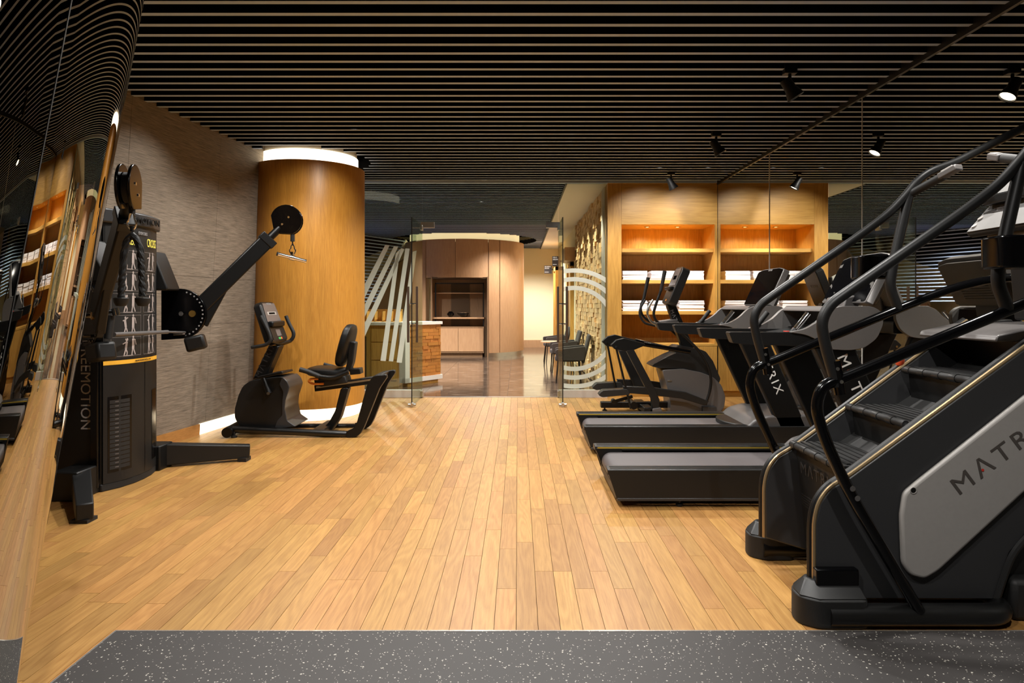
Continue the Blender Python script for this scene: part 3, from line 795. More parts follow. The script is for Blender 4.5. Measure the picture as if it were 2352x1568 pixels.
part('frame_rail', MB().box((nx0 + 0.05, 16.66, 1.78), (nx1 - 0.08, 16.69, 1.81)).box((nx1 - 0.11, 16.66, 0.75), (nx1 - 0.08, 16.69, 1.81)).box((nx0 + 0.05, 16.66, 0.75), (nx0 + 0.08, 16.69, 1.81)), 'black_satin', lc, smooth=False)
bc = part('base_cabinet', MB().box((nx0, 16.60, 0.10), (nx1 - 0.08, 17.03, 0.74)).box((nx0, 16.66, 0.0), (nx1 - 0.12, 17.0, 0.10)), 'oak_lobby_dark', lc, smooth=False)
for a, b in ((nx0 + 0.01, -1.46), (-1.45, nx1 - 0.10)):
    part('cabinet_door', MB().box((a, 16.585, 0.14), (b, 16.60, 0.70)), 'oak_lobby', bc, smooth=False)
bwl = thing('glass_bowl', 'dark glass bowl on the shelf of the curved cabinet niche', 'bowl', (-1.35, 16.78, 0.972))
part('bowl', MB().lathe([(0.02, 0.0), (0.09, 0.02), (0.14, 0.07), (0.15, 0.11), (0.14, 0.11), (0.12, 0.06), (0.0, 0.025)], (-1.35, 16.78, 0.972), n=24), 'black_gloss', bwl)
part('rim', MB().tube([(-1.35 + 0.148 * math.cos(a * PI / 12), 16.78 + 0.148 * math.sin(a * PI / 12), 1.08) for a in range(24)], 0.006, 6, closed=True), 'chrome', bwl)
ob = thing('round_vase', 'squat dark round vase beside the glass bowl in the niche', 'vase', (-1.66, 16.8, 0.972))
part('body', MB().lathe([(0.04, 0), (0.085, 0.05), (0.085, 0.09), (0.05, 0.13), (0.03, 0.14)], (-1.66, 16.8, 0.972), n=20), 'black_gloss', ob)

# reception desk
dk = thing('reception_desk', 'reception desk with white frame and stacked teak block end', 'desk', (-2.1, 10.9, 0))
A, Bp = Vector((-1.75, 10.55, 0)), Vector((-1.28, 11.25, 0))     # end face corners on the floor
dd = (Bp - A).normalized(); nn = Vector((dd.y, -dd.x, 0))         # along the end face, outward
back = -nn
part('end_core', MB().plate([A + Vector((0, 0, .08)), Bp + Vector((0, 0, .08)), Bp + Vector((0, 0, .96)), A + Vector((0, 0, .96))], back, 0.10), 'oak_block', dk, smooth=False)
part('plinth', MB().plate([A + dd * .06, Bp - dd * .06, Bp - dd * .06 + Vector((0, 0, .08)), A + dd * .06 + Vector((0, 0, .08))], back, 0.09), 'oak_vert', dk, smooth=False)
fr = MB()
def q(s, z, o=0): return A + (Bp - A) * s + nn * o + Vector((0, 0, z))
for s0, s1, z0, z1 in ((-0.02, 0.10, 0.06, 1.0), (-0.02, 1.03, 0.06, 0.13), (-0.02, 1.03, 0.955, 1.0)):
    fr.plate([q(s0, z0, -.1), q(s1, z0, -.1), q(s1, z1, -.1), q(s0, z1, -.1)], nn, 0.125)
part('white_frame', fr, 'white_lacquer', dk, smooth=False)
random.seed(11)
rw = 0; z = 0.132
while z < 0.945:
    s = 0.10
    while s < 0.995:
        l_ = min(random.choice([0.16, 0.22, 0.3]), 1.0 - s)
        if l_ > 0.03:
            pr = random.choice([0.006, 0.010, 0.014])
            part('teak_block', MB().plate([q(s + .004, z, 0), q(s + l_ - .004, z, 0), q(s + l_ - .004, z + .050, 0), q(s + .004, z + .050, 0)], nn, pr), 'teak_block', dk, smooth=False)
        s += l_
    z += 0.0535
bx0 = -3.5
part('counter_top', MB().prism([(A.x, A.y), (Bp.x, Bp.y), (Bp.x - 0.35, Bp.y + 0.15), (-2.3, 11.0), (bx0, 11.0), (bx0, 10.58)], 'xy', 0.955, 1.0), 'white_lacquer', dk, smooth=False)
part('desk_body', MB().box((bx0, 10.62, 0.0), (-1.86, 10.98, 0.952)), 'oak_vert', dk, smooth=False)
part('drawer', MB().box((-2.28, 10.60, 0.70), (-1.88, 10.62, 0.90)), 'oak_vert', dk, smooth=False)
part('drawer', MB().box((-2.28, 10.60, 0.42), (-1.88, 10.62, 0.685)), 'oak_vert', dk, smooth=False)
part('drawer', MB().box((-2.28, 10.60, 0.10), (-1.88, 10.62, 0.405)), 'oak_vert', dk, smooth=False)
part('knee_space', MB().box((-2.9, 10.612, 0.04), (-2.36, 10.62, 0.78)), 'dark_wood', dk, smooth=False)
ph = part('pigeon_holes', MB().box((bx0, 10.92, 1.0), (-1.86, 10.98, 1.20)).box((bx0, 10.70, 1.0), (-1.86, 10.92, 1.012)), 'oak_vert', dk, smooth=False)
for i in range(12):
    x = -1.88 - i * 0.125
    part('divider', MB().box((x, 10.70, 1.0), (x + 0.012, 10.92, 1.17)), 'oak_vert', ph, smooth=False)

# slatted slope at the left of the lobby
sw = struct('wall_lobby_slats', MB().plate([(-5.3, 13.2, 1.2), (-2.95, 18.0, 2.97), (-5.3, 13.2, 2.97)], (-0.9, 0.44, 0), 0.1), 'void', smooth=False)
P0, dS = Vector((-5.3, 13.2, 0)), Vector((2.35, 4.8, 0))
for i in range(20):
    z = 1.36 + i * 0.083
    s1 = min(1.0, 0.76 + (z - 1.36) / 1.6 * 0.235)
    a, b = P0 + Vector((0, 0, z)), P0 + dS * s1 + Vector((0, 0, z))
    part('slat', MB().bar(a, b, 0.05, 0.022), 'slat', sw, smooth=False)
e0, e1 = P0 + dS * 0.76 + Vector((0, 0, 1.30)), P0 + dS * 1.0 + Vector((0, 0, 2.96))
part('edge_trim', MB().bar(e0, e1, 0.05, 0.10), 'white_lacquer', sw, smooth=False)
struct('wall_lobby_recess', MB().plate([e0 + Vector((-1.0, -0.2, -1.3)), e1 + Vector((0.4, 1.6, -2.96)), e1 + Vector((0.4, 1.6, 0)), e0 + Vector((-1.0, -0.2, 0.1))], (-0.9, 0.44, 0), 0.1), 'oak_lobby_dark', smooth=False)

# ================================================================ TOWEL CABINET
tcab = thing('towel_cabinet', 'built-in oak towel cabinet with open shelves beside the mirror wall', 'cabinet', (1.99, 9.75, 0))
X0, X1, X2, YK = 1.235, 1.425, MX - 0.004, 10.05
ZT, ZC = 2.38, 0.735
part('stile', MB().box((X0, YB, 0.0), (X1, YK, CEIL - 0.005)), 'oak_vert', tcab, smooth=False)
part('header_panel', MB().box((X1 + 0.002, YB, ZT), (X2, YB + 0.04, CEIL - 0.005)), 'oak_horiz', tcab, smooth=False)
part('niche_top', MB().box((X1, YB + 0.04, ZT), (X2, YK, ZT + 0.03)), 'oak_horiz', tcab, smooth=False)
part('back_panel', MB().box((X1, YK, 0.0), (X2, YK + 0.02, ZT + 0.03)), 'oak_vert', tcab, smooth=False)
part('side_panel', MB().box((X2 - 0.035, YB, ZC), (X2, YK, ZT)), 'oak_vert', tcab, smooth=False)
SHZ = [1.185, 1.618, 2.052]
for z in SHZ:
    part('shelf', MB().box((X1, YB + 0.07, z - 0.05), (X2 - 0.035, YK, z)), 'oak_horiz', tcab, bevel=0.002)
part('counter', MB().box((X1, YB - 0.004, ZC - 0.03), (X2, YK, ZC)), 'oak_horiz', tcab, smooth=False)
xs = [X1 + 0.002, X1 + 0.44, X1 + 0.88, X2 - 0.002]
for i in range(3):
    part('cabinet_door', MB().box((xs[i] + 0.0015, YB - 0.002, 0.085), (xs[i + 1] - 0.0015, YB + 0.02, ZC - 0.035)), 'oak_vert', tcab, smooth=False)
part('plinth', MB().box((X1, YB + 0.03, 0), (X2, YB + 0.06, 0.085)), 'oak_horiz', tcab, smooth=False)
for x in (1.84, 2.27):
    dl = part('downlight_rim', MB().lathe([(0.028, 0), (0.042, 0), (0.042, -0.006), (0.028, -0.006)], (x, 9.72, ZT), n=24), 'steel', tcab)
    part('lens', MB().lathe([(0.0, -0.002), (0.028, -0.002)], (x, 9.72, ZT), n=24), 'lens_warm', dl)

def towel_mesh():
    pr = []
    n = 8; t = 0.0165; r_ = t / 2
    pts = [(-0.155 + r_ * (1 - math.cos(a * PI / n)) - r_ * 0, r_ + 0) for a in range(0)]
    for k in range(n + 1):
        a = PI / 2 + PI * k / n
        pts.append((-0.152 + r_ * math.cos(a), r_ + r_ * math.sin(a)))
    pts += [(0.155, 0.0008), (0.158, r_), (0.155, t - 0.0008)]
    mb = MB().prism(pts, 'xz', -0.19, 0.19)
    me = bpy.data.meshes.new('towel'); me.from_pydata([tuple(v) for v in mb.v], [], mb.f); me.update(); me.shade_smooth(); me.set_sharp_from_angle(angle=R(40))
    me.materials.append(M['towel_white']); return me
TOWEL = towel_mesh(); random.seed(5)
ORD = ['bottom', 'second', 'third', 'fourth', 'fifth', 'sixth', 'seventh', 'top']
for z, shelf_name, nt_ in ((SHZ[1], 'upper', 7), (SHZ[0], 'lower', 8)):
    for xc, pos in ((1.635, 'stack beside the oak stile'), (2.035, 'middle stack'), (2.43, 'stack beside the mirror')):
        for k in range(nt_):
            o = bpy.data.objects.new('folded_towel', TOWEL); COL.objects.link(o)
            o.location = (xc + random.uniform(-.006, .006), 9.73 + random.uniform(-.006, .006), z + 0.0005 + k * 0.0183)
            o.rotation_euler = (0, 0, random.uniform(-.02, .02)); o.scale = (1.1, 0.95, 1.09)
            wd_ = 'top' if k == nt_ - 1 else ORD[k] + ('' if k == 0 else ' from below')
            tag(o, 'white folded towel, %s, %s, %s shelf' % (wd_, pos, shelf_name), 'towel', 'white towels on the cabinet shelves')

# ---- track spotlights
TRL = ['black ceiling track spotlight over the stair climber', 'black ceiling track spotlight over the treadmill with patterned screen',
       'black ceiling track spotlight over the treadmill next to the elliptical', 'black ceiling track spotlight before the towel cabinet']
for (x, y), lab in zip(TRACKSPOTS, TRL):
    t = thing('track_spotlight', lab, 'spotlight', (x, y, CEIL), 0, 'track spotlights in the slat ceiling')
    part('mount', MB().box((x - 0.045, y - 0.03, CEIL - 0.035), (x + 0.045, y + 0.03, CEIL + 0.05)), 'black_satin', t, bevel=0.004)
    part('stem', MB().cyl((x, y, CEIL - 0.12), (x, y, CEIL - 0.03), 0.012, 12), 'black_satin', t)
    ax = Vector((0.52, -0.05, -0.85) if y < 8 else (0.48, 0.14, -0.86)).normalized(); c = Vector((x - 0.02, y, CEIL - 0.10))
    part('head', MB().lathe([(0.0, -0.03), (0.038, -0.03), (0.042, 0.05), (0.062, 0.115), (0.062, 0.12), (0.055, 0.12), (0.05, 0.105)], c, ax, 24), 'black_satin', t)
    part('lens', MB().lathe([(0.0, 0.108), (0.052, 0.108)], c, ax, 24), 'lens', t)

# ================================================================ STAIR CLIMBER
def letters(parent, mat_, origin, xdir, ydir, size, sx=1.25, dot='red_dot', space=1.2, depth=0.0008, txt='M\u039bTRIX'):
    o = text('lettering', txt, size, mat_, parent, origin, xdir, ydir, depth, sx, space=space)
    return o
NY, FY = 2.67, 3.44                    # planes of the two hand rails
sc_ = thing('stair_climber', 'dark grey stair climber with silver side panel beside the rubber mat', 'stair climber', (1.9, 3.05, 0))
P_NEAR = 2.775
body = XZ([(1868, 1340), (1868, 1195), (1878, 1152), (1903, 1118), (1945, 1094), (2352, 795)], P_NEAR) + \
       [(2.19, 1.19), (2.40, 1.20), (2.56, 1.02), (2.58, 0.50)] + [(2.35, 0.475), (2.2, 0.43), (2.06, 0.357), (1.986, 0.268), (1.95, 0.17), (1.924, 0.0786)] + XZ([(1975, 1372)], P_NEAR)
edge = body[:7]
for ya, yb in ((2.755, 2.80), (3.315, 3.36)):
    sp_ = part('side_panel', MB().prism(body, 'xz', ya, yb), 'graphite', sc_, bevel=0.008)
    part('edge_trim', MB().tube([(x - 0.004, ya + 0.006, z + 0.004) for x, z in fillet(edge, 0.05, 4, closed=False)], 0.0085, 8), 'bronze_trim', sp_, label='bronze edge strip')
    part('edge_cap', MB().tube([(x - 0.002, (ya + yb) / 2 + 0.006, z + 0.001) for x, z in fillet(edge, 0.05, 4, closed=False)], 0.02, 10), 'black_satin', sp_)
# silver insert on the near panel
ins = XZ([(2062, 1180), (2070, 1128), (2100, 1103), (2352, 903)], 2.75) + [(2.30, 1.05), (2.42, 1.02), (2.46, 0.92), (2.46, 0.80), (2.30, 0.74)] + XZ([(2352, 1122), (2150, 1308), (2118, 1327), (2085, 1318), (2066, 1290)], 2.75)
ip = part('side_insert', MB().prism(fillet(ins, 0.02, 3), 'xz', 2.728, 2.756), 'light_grey', sc_, bevel=0.022, seg=4, label='silver grey side insert')
dx = Vector((0.80, 0, 0.60)); up_ = Vector((-0.6, 0, 0.8))
tc_ = W(2309, 1036, 2.727); 
letters(ip, 'letter_dark', (tc_.x, 2.7265, tc_.z), dx, up_, 0.100, 1.22, space=1.24)
a_ = W(2257, 1079, 2.727); part('letter_dot', MB().cyl((a_.x, 2.727, a_.z), (a_.x, 2.7255, a_.z), 0.0055, 14), 'red_dot', ip)
h_ = W(2098, 1126, 2.727); part('screw_hole', MB().cyl((h_.x, 2.735, h_.z), (h_.x, 2.7268, h_.z), 0.011, 18), 'black_satin', ip)
part('screw_rim', MB().tube([(h_.x + 0.0125 * math.cos(k * PI / 10), 2.727, h_.z + 0.0125 * math.sin(k * PI / 10)) for k in range(20)], 0.0022, 6, closed=True), 'light_grey', ip)
# dark core, steps
core = [(1.40, 0.06), (1.40, 0.50), (1.95, 0.86), (2.15, 1.0), (2.56, 1.05), (2.56, 0.50), (2.2, 0.43), (2.06, 0.357), (1.986, 0.268), (1.95, 0.12)]
part('core', MB().prism(core, 'xz', 2.80, 3.315), 'black_rubber', sc_)
part('rear_housing', MB().prism([(1.95, 0.09), (2.58, 0.09), (2.58, 0.50), (2.35, 0.47), (2.2, 0.425), (2.06, 0.352), (1.99, 0.263)], 'xz', 2.80, 3.315), 'charcoal', sc_)
for yy in (2.752, 3.364):
    part('arch_lip', MB().tube([(x, yy, z) for x, z in fillet([(1.928, 0.085), (1.955, 0.17), (1.99, 0.266), (2.063, 0.352), (2.2, 0.425), (2.35, 0.468), (2.57, 0.493)], 0.05, 4, closed=False)], 0.014, 8), 'dark_grey', sc_)
part('rear_foot', MB().box((1.985, 2.735, 0.0), (2.34, 2.93, 0.165)), 'black_rubber', sc_, bevel=0.02)
part('rear_foot', MB().box((1.985, 3.18, 0.0), (2.34, 3.38, 0.165)), 'black_rubber', sc_, bevel=0.02)
for i in range(4):
    x, z = 1.325 + 0.272 * i, 0.607 + 0.179 * i
    st_ = part('step', MB().prism([(x, z), (x + 0.26, z + 0.004), (x + 0.26, z - 0.02), (x + 0.02, z - 0.03)], 'xz', 2.815, 3.30), 'black_rubber', sc_, bevel=0.003)
    for k in range(6):
        part('tread_rib', MB().box((x + 0.035 + k * 0.036, 2.825, z + 0.001), (x + 0.052 + k * 0.036, 3.29, z + 0.007)), 'black_rubber', st_, smooth=False)
    part('riser', MB().prism([(x + 0.015, z - 0.02), (x + 0.03, z - 0.02), (x + 0.055, z - 0.20), (x + 0.035, z - 0.20)], 'xz', 2.82, 3.295), 'charcoal', st_)
    part('nosing', MB().cyl((x, 2.812, z - 0.008), (x, 3.302, z - 0.008), 0.016, 14), 'black_rubber', st_)
    for k in range(4):
        yy = 2.90 + k * 0.115
        part('nosing_collar', MB().cyl((x, yy, z - 0.008), (x, yy + 0.045, z - 0.008), 0.0185, 14), 'dark_grey', st_)
    part('pin', MB().cyl((x + 0.004, 2.806, z - 0.012), (x + 0.004, 2.813, z - 0.012), 0.008, 12), 'chrome', st_)
rp_ = part('lower_riser', MB().prism([(1.345, 0.58), (1.37, 0.58), (1.42, 0.07), (1.39, 0.07)], 'xz', 2.82, 3.295), 'charcoal', sc_)
for k in range(22):
    part('grille_bar', MB().box((1.362 + k * 0.0016, 2.83, 0.36 - k * 0.0125), (1.376 + k * 0.0016, 3.285, 0.366 - k * 0.0125)), 'black_rubber', rp_, smooth=False)
letters(rp_, 'letter_faint', (1.338, 3.05, 0.50), (0, -1, 0), (-0.08, 0, 1), 0.075, 1.2, depth=0.001)
# base tube and feet
base = [(1.22, NY + 0.02, 0.05), (1.93, NY + 0.02, 0.05), (1.955, NY + 0.20, 0.05), (1.955, FY - 0.22, 0.05), (1.93, FY - 0.02, 0.05), (1.22, FY - 0.02, 0.05)]
part('base_tube', MB().tube(fillet(base, 0.12, 6, closed=False), 0.043, 16), 'black_metal', sc_)
for y0, y1, s_ in ((2.665, 2.84, 1), (3.385, 3.56, -1)):
    ft = MB(); fx = 0.0 if s_ > 0 else 0.05
    ft.prism(fillet([(1.115 + fx, y0 + 0.05), (1.18 + fx, y0 + 0.0), (1.375, y0), (1.375, y1), (1.14 + fx, y1), (1.115 + fx, y1 - 0.05)], 0.03, 3), 'xy', 0.0, 0.115)
    part('foot', ft, 'black_rubber', sc_, bevel=0.008)
    tp = MB(); bot = [(1.118 + fx, y0 + 0.05), (1.18 + fx, y0 + 0.004), (1.37, y0 + 0.004), (1.37, y1 - 0.004), (1.14 + fx, y1 - 0.004), (1.118 + fx, y1 - 0.05)]
    top = [(1.165 + fx, y0 + 0.10), (1.20 + fx, y0 + 0.075), (1.36, y0 + 0.075), (1.36, y1 - 0.03), (1.18 + fx, y1 - 0.03), (1.165 + fx, y1 - 0.06)]
    n6 = 6
    tp.add([(x, y, 0.115) for x, y in bot] + [(x, y, 0.165) for x, y in top], [list(range(6)), [k + 6 for k in range(6)]] + [(k, (k + 1) % 6, (k + 1) % 6 + 6, k + 6) for k in range(6)])
    part('foot_cover', tp, 'charcoal', sc_, bevel=0.006, fix=True)
part('foot_bracket', MB().box((1.19, 2.72, 0.14), (1.36, 2.80, 0.215)), 'black_gloss', sc_, bevel=0.006)
# rails
low = XZ([(2112, 1404), (1950, 1130), (1893, 1005), (1873, 935), (1888, 884), (1938, 868), (2352, 697)], NY) + [(2.18, 1.352), (2.40, 1.405), (2.66, 1.41)]
upr = XZ([(1759, 845), (1738, 775), (1730, 730), (1745, 700), (1780, 675), (1980, 537), (2045, 488), (2084, 445), (2110, 412), (2140, 392), (2191, 375), (2352, 293)], FY) + [(2.66, 2.21)]
for Y, sgn in ((NY, -1), (FY, 1)):
    lr = part('lower_rail', MB().tube([(x, Y, z) for x, z in fillet(low, 0.10, 6, closed=False)], 0.0225, 14), 'black_gloss', sc_)
    for px, py in ((1951, 1118), (1962, 1140)):
        p_ = W(px, py, NY); part('bolt', MB().cyl((p_.x, Y - 0.022, p_.z), (p_.x, Y - 0.027, p_.z), 0.011, 14), 'chrome', lr)
    ur = part('hand_rail', MB().tube([(x, Y, z) for x, z in fillet(upr, 0.07, 6, closed=False)], 0.0215, 14), 'charcoal', sc_)
    part('rail_foot', MB().cyl((upr[0][0] + 0.012, Y, upr[0][1] - 0.03), (upr[0][0] - 0.012, Y, upr[0][1] + 0.10), 0.0235, 14), 'black_gloss', ur)
    part('bolt', MB().cyl((upr[0][0] + 0.005, Y - 0.024, upr[0][1] + 0.02), (upr[0][0] + 0.005, Y - 0.027, upr[0][1] + 0.02), 0.007, 12), 'steel', ur)
    part('bolt', MB().cyl((upr[0][0] - 0.01, Y - 0.024, upr[0][1] + 0.07), (upr[0][0] - 0.01, Y - 0.027, upr[0][1] + 0.07), 0.007, 12), 'steel', ur)
    post = [(1.970, Y, 1.825), (1.925, Y, 1.63), (1.885, Y, 1.45), (1.872, Y, 1.36), (1.915, Y, 1.25)]
    po = part('post', MB().tube(fillet(post, 0.08, 5, closed=False), [0.018] + [0.025] * 30 if False else 0.0245, 14), 'charcoal', sc_)
    hb = part('cup_holder', MB().prism(fillet([(1.76, Y + sgn * 0.05), (1.93, Y + sgn * 0.05), (1.93, Y + sgn * 0.20), (1.76, Y + sgn * 0.20)], 0.04, 4), 'xy', 1.405, 1.525), 'black_gloss', sc_, bevel=0.008)
    part('holder_arm', MB().bar((1.87, Y, 1.43), (1.86, Y + sgn * 0.07, 1.44), 0.04, 0.03), 'black_satin', hb)
    e_ = Y - sgn * 0.19
    gp = part('grip', MB().tube([(1.975, Y, 1.825), (2.0, Y - sgn * 0.06, 1.85), (2.03, e_, 1.885)], 0.0205, 12), 'black_rubber', sc_)
    part('button_pad', MB().bar((2.022, e_ + sgn * 0.015, 1.882), (2.045, e_ - sgn * 0.085, 1.91), 0.045, 0.03), 'mid_grey', gp, bevel=0.006)
    part('button', MB().bar((2.02, e_ - sgn * 0.005, 1.900), (2.036, e_ - sgn * 0.065, 1.917), 0.03, 0.012), 'light_grey', gp, bevel=0.002)
# console
cons = part('console', MB().prism([(2.17, 1.615), (2.275, 1.745), (2.30, 1.725), (2.20, 1.590)], 'xz', 2.80, 3.315), 'charcoal', sc_, bevel=0.012)
part('key_panel', MB().plate([(2.172, 2.815, 1.62), (2.172, 3.30, 1.62), (2.272, 3.285, 1.742), (2.272, 2.83, 1.742)], (-0.78, 0, 0.62), 0.004), 'pale_panel', cons, label='pale grey keypad face')
for yy, s in ((3.27, 0.2), (3.27, 0.5), (2.86, 0.2)):
    part('key', MB().cyl((2.172 + s * 0.1 - 0.003, yy, 1.62 + s * 0.122), (2.172 + s * 0.1 - 0.008, yy, 1.626 + s * 0.122), 0.014, 14), 'light_grey', cons)
for k in range(4):
    part('print_line', MB().bar((2.238 - 0.003 + k * .006, 3.12, 1.707 + k * .008), (2.238 - .003 + k * .006, 3.22 - (k % 2) * .03, 1.707 + k * .008), 0.004, 0.0035), 'mid_grey', cons, smooth=False)
part('reading_rack', MB().box((2.225, 2.84, 1.745), (2.33, 3.275, 1.79)), 'black_satin', cons, bevel=0.008)
part('display', MB().prism([(2.29, 1.79), (2.42, 2.0), (2.46, 1.98), (2.36, 1.76)], 'xz', 2.83, 3.285), 'pale_panel', cons, bevel=0.01)
part('console_mast', MB().prism([(2.28, 1.20), (2.42, 1.20), (2.36, 1.70), (2.24, 1.66)], 'xz', 2.97, 3.14), 'charcoal', sc_, bevel=0.01)
part('console_back', MB().prism([(2.23, 1.58), (2.32, 1.73), (2.46, 1.95), (2.44, 1.72), (2.34, 1.54)], 'xz', 2.84, 3.275), 'silver_grey', cons, bevel=0.02)
part('top_shroud', MB().prism(fillet([(1.95, 1.118), (1.96, 1.145), (2.12, 1.180), (2.62, 1.195), (2.62, 1.15), (2.02, 1.118)], 0.008, 2), 'xz', 2.79, 3.325), 'mid_grey', sc_, bevel=0.012)
for k in range(4):
    part('shroud_mark', MB().box((2.10 + k * 0.011, 2.788, 1.125), (2.104 + k * 0.011, 2.79, 1.14)), 'letter_white', sc_, smooth=False)
bt = part('stop_button', MB().lathe([(0.0, 0.035), (0.016, 0.035), (0.021, 0.03), (0.021, 0.012), (0.016, 0.0), (0.0, 0.0)], (1.865, 3.335, 0.975), n=20), 'red_button', sc_, label='round orange red stop button')

# ================================================================ TREADMILLS
def treadmill(y0, label, screen, dc=0.0):
    t = thing('treadmill', label, 'treadmill', (1.6, y0 + 0.415, 0), 0, 'treadmills facing the mirror wall')
    y1 = y0 + 0.83; XA = 0.56
    for a, b, s in ((y0, y0 + 0.03, -1), (y1 - 0.03, y1, 1)):
        sk = part('side_skirt', MB().prism([(XA, 0.238), (XA + 0.005, 0.215), (XA + 0.06, 0.05), (2.62, 0.05), (2.64, 0.238)], 'xz', a, b), 'charcoal', t, bevel=0.004)
        part('skirt_lip', MB().box((XA + 0.06, a - 0.004 if s < 0 else a, 0.044), (2.62, b if s < 0 else b + 0.004, 0.062)), 'graphite', sk, bevel=0.003)
    for a, b in ((y0 + 0.004, y0 + 0.115), (y1 - 0.115, y1 - 0.004)):
        rl = part('foot_rail', MB().box((XA, a, 0.205), (2.05, b, 0.240)), 'dark_grey', t, bevel=0.006)
        for k in range(4):
            part('grip_groove', MB().box((XA + 0.02, a + 0.018 + k * 0.021, 0.2395), (1.95, a + 0.026 + k * 0.021, 0.2415)), 'charcoal', rl, smooth=False)
    part('gold_strip', MB().box((XA + 0.02, y1 - 0.119, 0.222), (1.96, y1 - 0.114, 0.232)), 'gold_line', t, smooth=False, label='thin gold line along the rail')
    bp = [(0.675 + 0.065 * math.cos(a) - 0.0, 0.130 + 0.065 * math.sin(a)) for a in [PI / 2 + PI * k / 10 for k in range(11)]] + [(2.2, 0.065), (2.2, 0.195)]
    part('belt', MB().prism(bp, 'xz', y0 + 0.118, y1 - 0.118), 'belt', t)
    for yy in (y0 + 0.03, y1 - 0.118):
        part('rear_cap', MB().prism(fillet([(XA + 0.004, 0.225), (XA + 0.06, 0.075), (XA + 0.20, 0.075), (XA + 0.20, 0.225)], 0.02, 3), 'xz', yy, yy + 0.088), 'black_satin', t, bevel=0.004)
    part('rear_bar', MB().box((XA + 0.055, y0 + 0.03, 0.05), (XA + 0.08, y1 - 0.03, 0.10)), 'black_satin', t, smooth=False)
    part('motor_cover', MB().prism(fillet([(1.93, 0.10), (1.93, 0.205), (2.02, 0.29), (2.14, 0.325), (2.50, 0.335), (2.64, 0.29), (2.66, 0.10)], 0.03, 4), 'xz', y0 + 0.035, y1 - 0.035), 'mid_grey', t, bevel=0.02, seg=3)
    arcp = [(1.86 + 0.30 * k / 10, y0 + 0.12 + 0.59 * (1 - math.cos(PI / 2 * k / 10)) * 0 + 0.0, 0.2) for k in range(11)]
    part('cover_nose', MB().prism(fillet([(1.90, y0 + 0.14), (1.82, (y0 + y1) / 2 - 0.12), (1.82, (y0 + y1) / 2 + 0.12), (1.90, y1 - 0.14), (2.06, y1 - 0.10), (2.06, y0 + 0.10)], 0.08, 5), 'xy', 0.195, 0.235), 'black_satin', t, bevel=0.008)
    for yy in (y0 + 0.035, y1 - 0.105):
        mt = part('mast', MB().prism([(1.87, 1.0), (2.13, 1.0), (2.50, 0.14), (2.27, 0.14)], 'xz', yy, yy + 0.07), 'black_satin', t, bevel=0.012)
        if yy < y0 + 0.1:
            dv = Vector((0.385, 0, -0.86)).normalized()
            letters(mt, 'letter_white', (2.135, yy - 0.001, 0.735), dv, Vector((0.86, 0, 0.385)), 0.100, 1.1, space=1.3)
            part('letter_dot', MB().cyl((2.082, yy, 0.855), (2.082, yy - 0.0016, 0.855), 0.007, 12), 'red_dot', mt)
    for yy, s in ((y0 + 0.02, -1), (y1 - 0.10, 1)):
        part('arm_rest', MB().prism(fillet([(1.325, 1.100), (1.35, 1.030), (1.42, 1.022), (2.05, 1.0), (2.05, 1.095)], 0.012, 3), 'xz', yy, yy + 0.08), 'charcoal', t, bevel=0.014, seg=3)
        yo = yy - 0.012 if s < 0 else yy + 0.05
        prof = [(1.70, 1.098), (1.80, 1.118), (1.88, 1.165), (1.95, 1.235), (2.02, 1.262), (2.22, 1.262), (2.285, 1.225), (2.29, 1.15), (2.25, 1.06), (2.17, 1.0), (2.08, 0.985), (1.95, 0.992), (1.88, 1.05), (1.80, 1.085)]
        part('side_cover', MB().prism(fillet(prof, 0.03, 3), 'xz', yo, yo + 0.042), 'silver_grey', t, bevel=0.012, seg=3)
        yh = yy + 0.05
        hd = part('grip_handle', MB().cyl((1.755, yh, 1.10), (1.845, yh + 0.0, 1.215), 0.019, 14), 'chrome' if s < 0 else 'black_rubber', t)
        part('grip_socket', MB().cyl((1.742, yh, 1.085), (1.765, yh, 1.112), 0.024, 14), 'black_satin', hd)
    part('front_dash', MB().prism(fillet([(1.86, 1.03), (1.80, 1.075), (1.90, 1.09), (2.10, 1.13), (2.26, 1.13), (2.26, 1.02)], 0.02, 3), 'xz', y0 + 0.10, y1 - 0.10), 'charcoal', t, bevel=0.008)
    part('dash_bridge', MB().prism(fillet([(1.955, 1.225), (1.98, 1.262), (2.22, 1.262), (2.24, 1.235)], 0.012, 3), 'xz', y0 + 0.05, y1 - 0.05), 'mid_grey', t, bevel=0.008)
    for yy in (y0 + 0.22, y1 - 0.22):
        part('cup_recess', MB().lathe([(0.0, 0.0), (0.045, 0.0), (0.05, 0.008)], (1.98, yy, 1.108), n=20), 'black_satin', t)
    part('stop_key', MB().box((1.83, (y0 + y1) / 2 - 0.03, 1.085), (1.86, (y0 + y1) / 2 + 0.03, 1.091)), 'red_dot', t, bevel=0.002)
    yc = (y0 + y1) / 2
    part('console_neck', MB().prism([(2.13, 1.10), (2.25, 1.10), (2.28, 1.34), (2.18, 1.32)], 'xz', yc - 0.14, yc + 0.14), 'mid_grey', t, bevel=0.01)
    b0, b1 = Vector((2.150 + dc * .8, 0, 1.262 + dc * .2)), Vector((2.305 + dc, 0, 1.600 + dc * .2)); nv = Vector((0.338, 0, -0.155)).normalized()
    def fr(y, s, o): p = b0 + (b1 - b0) * s + nv * o; return (p.x, y, p.z)
    out = fillet([(yc - 0.315, 0.02), (yc + 0.315, 0.02), (yc + 0.315, 0.95), (yc + 0.2, 1.0), (yc - 0.2, 1.0), (yc - 0.315, 0.95)], 0.03, 4)
    cn = part('console', MB().plate([fr(y, s, 0) for y, s in out], nv, 0.055), 'silver_grey', t, bevel=0.012)
